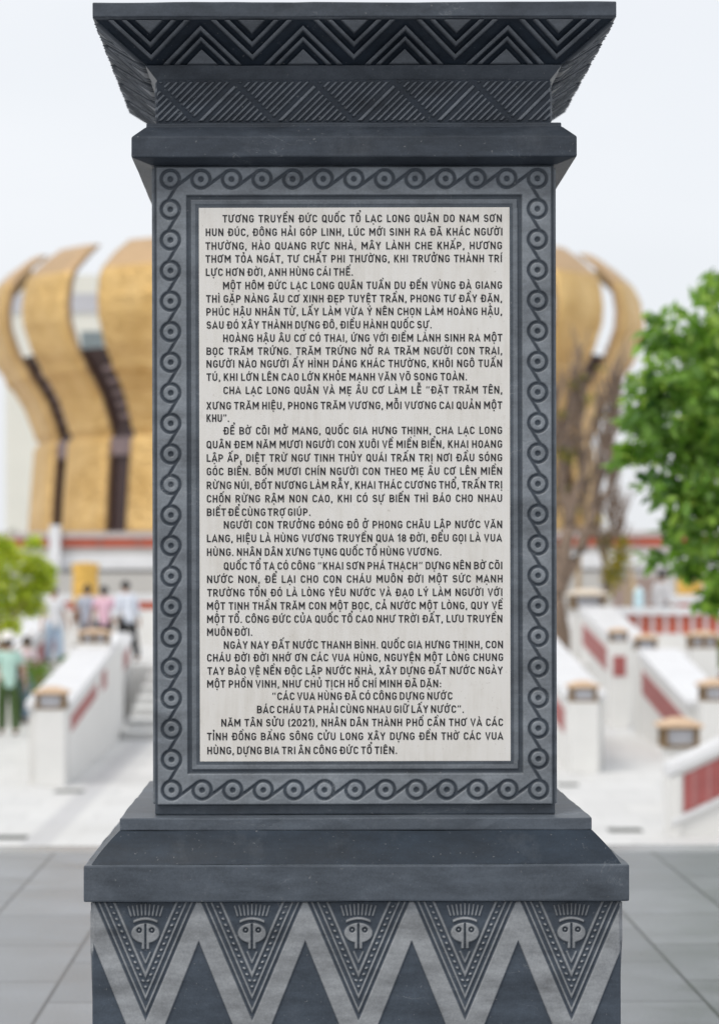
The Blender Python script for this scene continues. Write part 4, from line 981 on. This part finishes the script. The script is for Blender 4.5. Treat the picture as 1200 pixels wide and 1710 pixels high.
def person(label, loc, rz, h, top, bottom, hairm=None, hat=None, arms=((.12, .02), (.12, .02)), stride=.10, lean=0.0, long_sleeve=False, bag=None):
    """faces -Y when rz = 0. arms: for each side how far the hand swings out and forward"""
    root = thing('person', label, 'person', loc, rz); s = h/1.70
    def P(x, y, z, r): return (x*s, (y-lean*max(0, z-.9))*s, z*s, r*s)
    ch = [[P(0, 0, .96, .135), P(0, 0, 1.12, .125), P(0, 0, 1.28, .145), P(0, .005, 1.40, .12), P(0, .0, 1.47, .055), P(0, -.012, 1.53, .065), P(0, -.02, 1.61, .088), P(0, -.01, 1.66, .07)]]
    idx = 8; sh = []
    limbs = {}
    for k, sx in enumerate((-1, 1)):
        out, fw = arms[k]
        A = [3, P(sx*.17, .0, 1.40, .062), P(sx*(.20+out*.4), .01-fw*.2, 1.13, .045), P(sx*(.20+out), -.03-fw, .90, .032), P(sx*(.205+out), -.04-fw*1.1, .84, .034)]
        ch.append(A); hand = idx+3; idx += 4; limbs[sx] = A
        hx, hy, hz = .205+out, -.04-fw*1.1, .84
        for f in range(4):
            ch.append([hand, P(sx*(hx+.004), hy-.03+f*.02, hz-.055, .009), P(sx*(hx-.004), hy-.032+f*.02, hz-.095+abs(f-1.4)*.006, .008), P(sx*(hx-.016), hy-.03+f*.02, hz-.118+abs(f-1.4)*.008, .007)]); idx += 3
        ch.append([hand, P(sx*(hx-.012), hy-.04, hz-.03, .010), P(sx*(hx-.016), hy-.055, hz-.065, .008)]); idx += 2
    for k, sx in enumerate((-1, 1)):
        f = stride*(1 if sx > 0 else -1)
        ch.append([0, P(sx*.09, 0, .88, .095), P(sx*.10, -f*.5-.015, .50, .06), P(sx*.10, -f+.03, .10, .042), P(sx*.105, -f+.02, .035, .036), P(sx*.12, -f-.13, .025, .026)])
    body = skin_mesh('body', ch, M['skin'], root)
    # face: nose, ears, eyes as parts of the head
    bm = bmesh.new()
    hy = -lean*.7-.02
    def ball(p, r, sc=(1, 1, 1)):
        bmesh.ops.create_icosphere(bm, subdivisions=2, radius=r*s, matrix=Matrix.Translation((p[0]*s, p[1]*s, p[2]*s)) @ Matrix.Diagonal((*sc, 1)))
    ball((0, hy-.085, 1.585), .017, (.8, 1, 1.3)); bm_obj('nose', bm, M['skin'], body, True)
    for sx in (-1, 1):
        bm = bmesh.new(); ball((sx*.083, hy+.005, 1.59), .024, (.4, 1, 1.3)); bm_obj('ear', bm, M['skin'], body, True)
        bm = bmesh.new(); ball((sx*.032, hy-.078, 1.61), .011); bm_obj('eye', bm, M['hair'], body, True)
    bm = bmesh.new(); ball((0, hy-.078, 1.548), .02, (1.1, .5, .35)); bm_obj('mouth', bm, M['lips'], body, True)
    # clothing
    e = .022
    q = 4
    c2 = [[P(0, 0, .78, .165), P(0, 0, .92, .165), P(0, 0, 1.10, .148), P(0, 0, 1.28, .160), P(0, .005, 1.405, .125), P(0, .005, 1.455, .066)]]
    for k, sx in enumerate((-1, 1)):
        out, fw = arms[k]
        a = [q, P(sx*.175, .0, 1.40, .080), P(sx*(.195+out*.28), .008-fw*.12, 1.20, .070)]
        if long_sleeve: a += [P(sx*(.20+out*.9), -.03-fw*.9, .93, .050)]
        c2.append(a)
    skin_mesh('shirt', c2, top, root)
    c3 = [[P(0, 0, 1.08, .142), P(0, 0, .92, .152)]]
    for k, sx in enumerate((-1, 1)):
        f = stride*(1 if sx > 0 else -1); c3.append([1, P(sx*.092, 0, .82, .118), P(sx*.10, -f*.5-.012, .50, .096), P(sx*.10, -f+.03, .07, .080)])
    skin_mesh('trousers', c3, bottom, root)
    for sx in (-1, 1):
        bm = bmesh.new(); f = stride*(1 if sx > 0 else -1); bmesh.ops.create_icosphere(bm, subdivisions=2, radius=.05*s, matrix=Matrix.Translation((sx*.11*s, (-f-.05)*s, .035*s)) @ Matrix.Diagonal((.9, 2.3, .68, 1)))
        bm_obj('shoe', bm, M['hair'], root, True)
    bm = bmesh.new(); bmesh.ops.create_icosphere(bm, subdivisions=3, radius=.107*s, matrix=Matrix.Translation((0, (hy+.018)*s, 1.63*s)) @ Matrix.Diagonal((.95, 1.05, 1.0, 1)))
    bmesh.ops.delete(bm, geom=[v for v in bm.verts if v.co.z < 1.60*s and v.co.y < (hy+.03)*s], context='VERTS')
    bm_obj('hair', bm, hairm or M['hair'], root, True)
    if hat:
        bm = bmesh.new(); lathe(bm, [(.195*s, 1.655*s), (.20*s, 1.665*s), (.115*s, 1.69*s), (.108*s, 1.76*s), (.07*s, 1.80*s), (.01*s, 1.81*s)], 24, (0, hy*s)); bm_obj('sun_hat', bm, hat, root, True)
    if bag:
        bm = bmesh.new(); box(bm, .19*s, .33*s, -.14*s, .14*s, .86*s, 1.12*s, .02); bm_obj('shoulder_bag', bm, bag, root)
    return root
mint, white, pink, ltblue, greyblue = cloth('mint_cloth', (.45, .66, .58)), cloth('white_cloth', (.78, .78, .80)), cloth('pink_cloth', (.78, .50, .60)), cloth('pale_blue_cloth', (.72, .76, .84)), cloth('grey_blue_cloth', (.42, .45, .53))
jeans, green, black, grey = cloth('blue_jeans', (.22, .33, .45)), cloth('dark_green_cloth', (.045, .085, .02)), cloth('black_cloth', (.015, .015, .018)), cloth('grey_cloth', (.3, .3, .33))
palepink = cloth('pale_pink_cloth', (.80, .66, .72)); strawhat = cloth('white_hat_cloth', (.80, .78, .74)); brownbag = cloth('brown_bag', (.28, .17, .12))
def at(x, yfeet, zg): Y = (CAM_H-zg)*4250/(yfeet-965); return ((x-520)*Y/4250, Y, zg)
person('person in mint shirt, dark green trousers and white hat at the left edge', at(14, 1226, -1.2), R(200), 1.66, mint, green, None, strawhat)
person('person in pale pink shirt and jeans walking beside the visitor in mint', at(45, 1205, -1.2), R(150), 1.56, palepink, jeans, None, None, stride=.16, bag=black)
person('person in white shirt and light jeans walking below the yellow green tree', at(90, 1108, -.25), R(30), 1.50, white, cloth('pale_jeans', (.42, .53, .66)), stride=.1)
person('person in grey blue top with brown bag at the left of the group', at(146, 1102, -.25), R(170), 1.55, greyblue, grey, bag=brownbag)
person('person in pink shirt in the middle of the visitor group', at(174, 1104, -.25), R(185), 1.52, pink, black)
person('person in pale blue shirt and black trousers nearest the pillar', at(213, 1104, -.25), R(215), 1.62, ltblue, black, stride=.22, lean=.12, long_sleeve=True)
person('person in white shirt leaning behind the right balustrade', (px(1103, 1010, 55)[0], 55.0, -.02), R(130), 1.58, white, grey, lean=.06, long_sleeve=True)
b = px(1066, 1018, 51.5); bj = thing('water_bottle', 'pale blue water bottle on the rail of the right balustrade', 'bottle', (b[0], 51.5, .842))
bm = bmesh.new(); lathe(bm, [(.09, 0), (.105, .02), (.105, .20), (.09, .22), (.105, .24), (.105, .32), (.04, .38)], 16); bm_obj('bottle_body', bm, plain('pale_blue_plastic', (.55, .74, .80), .25), bj, True)
bm = bmesh.new(); lathe(bm, [(.042, .381), (.042, .42)], 12); bm_obj('bottle_cap', bm, plain('white_cap', (.7, .75, .8), .4), bj, True)
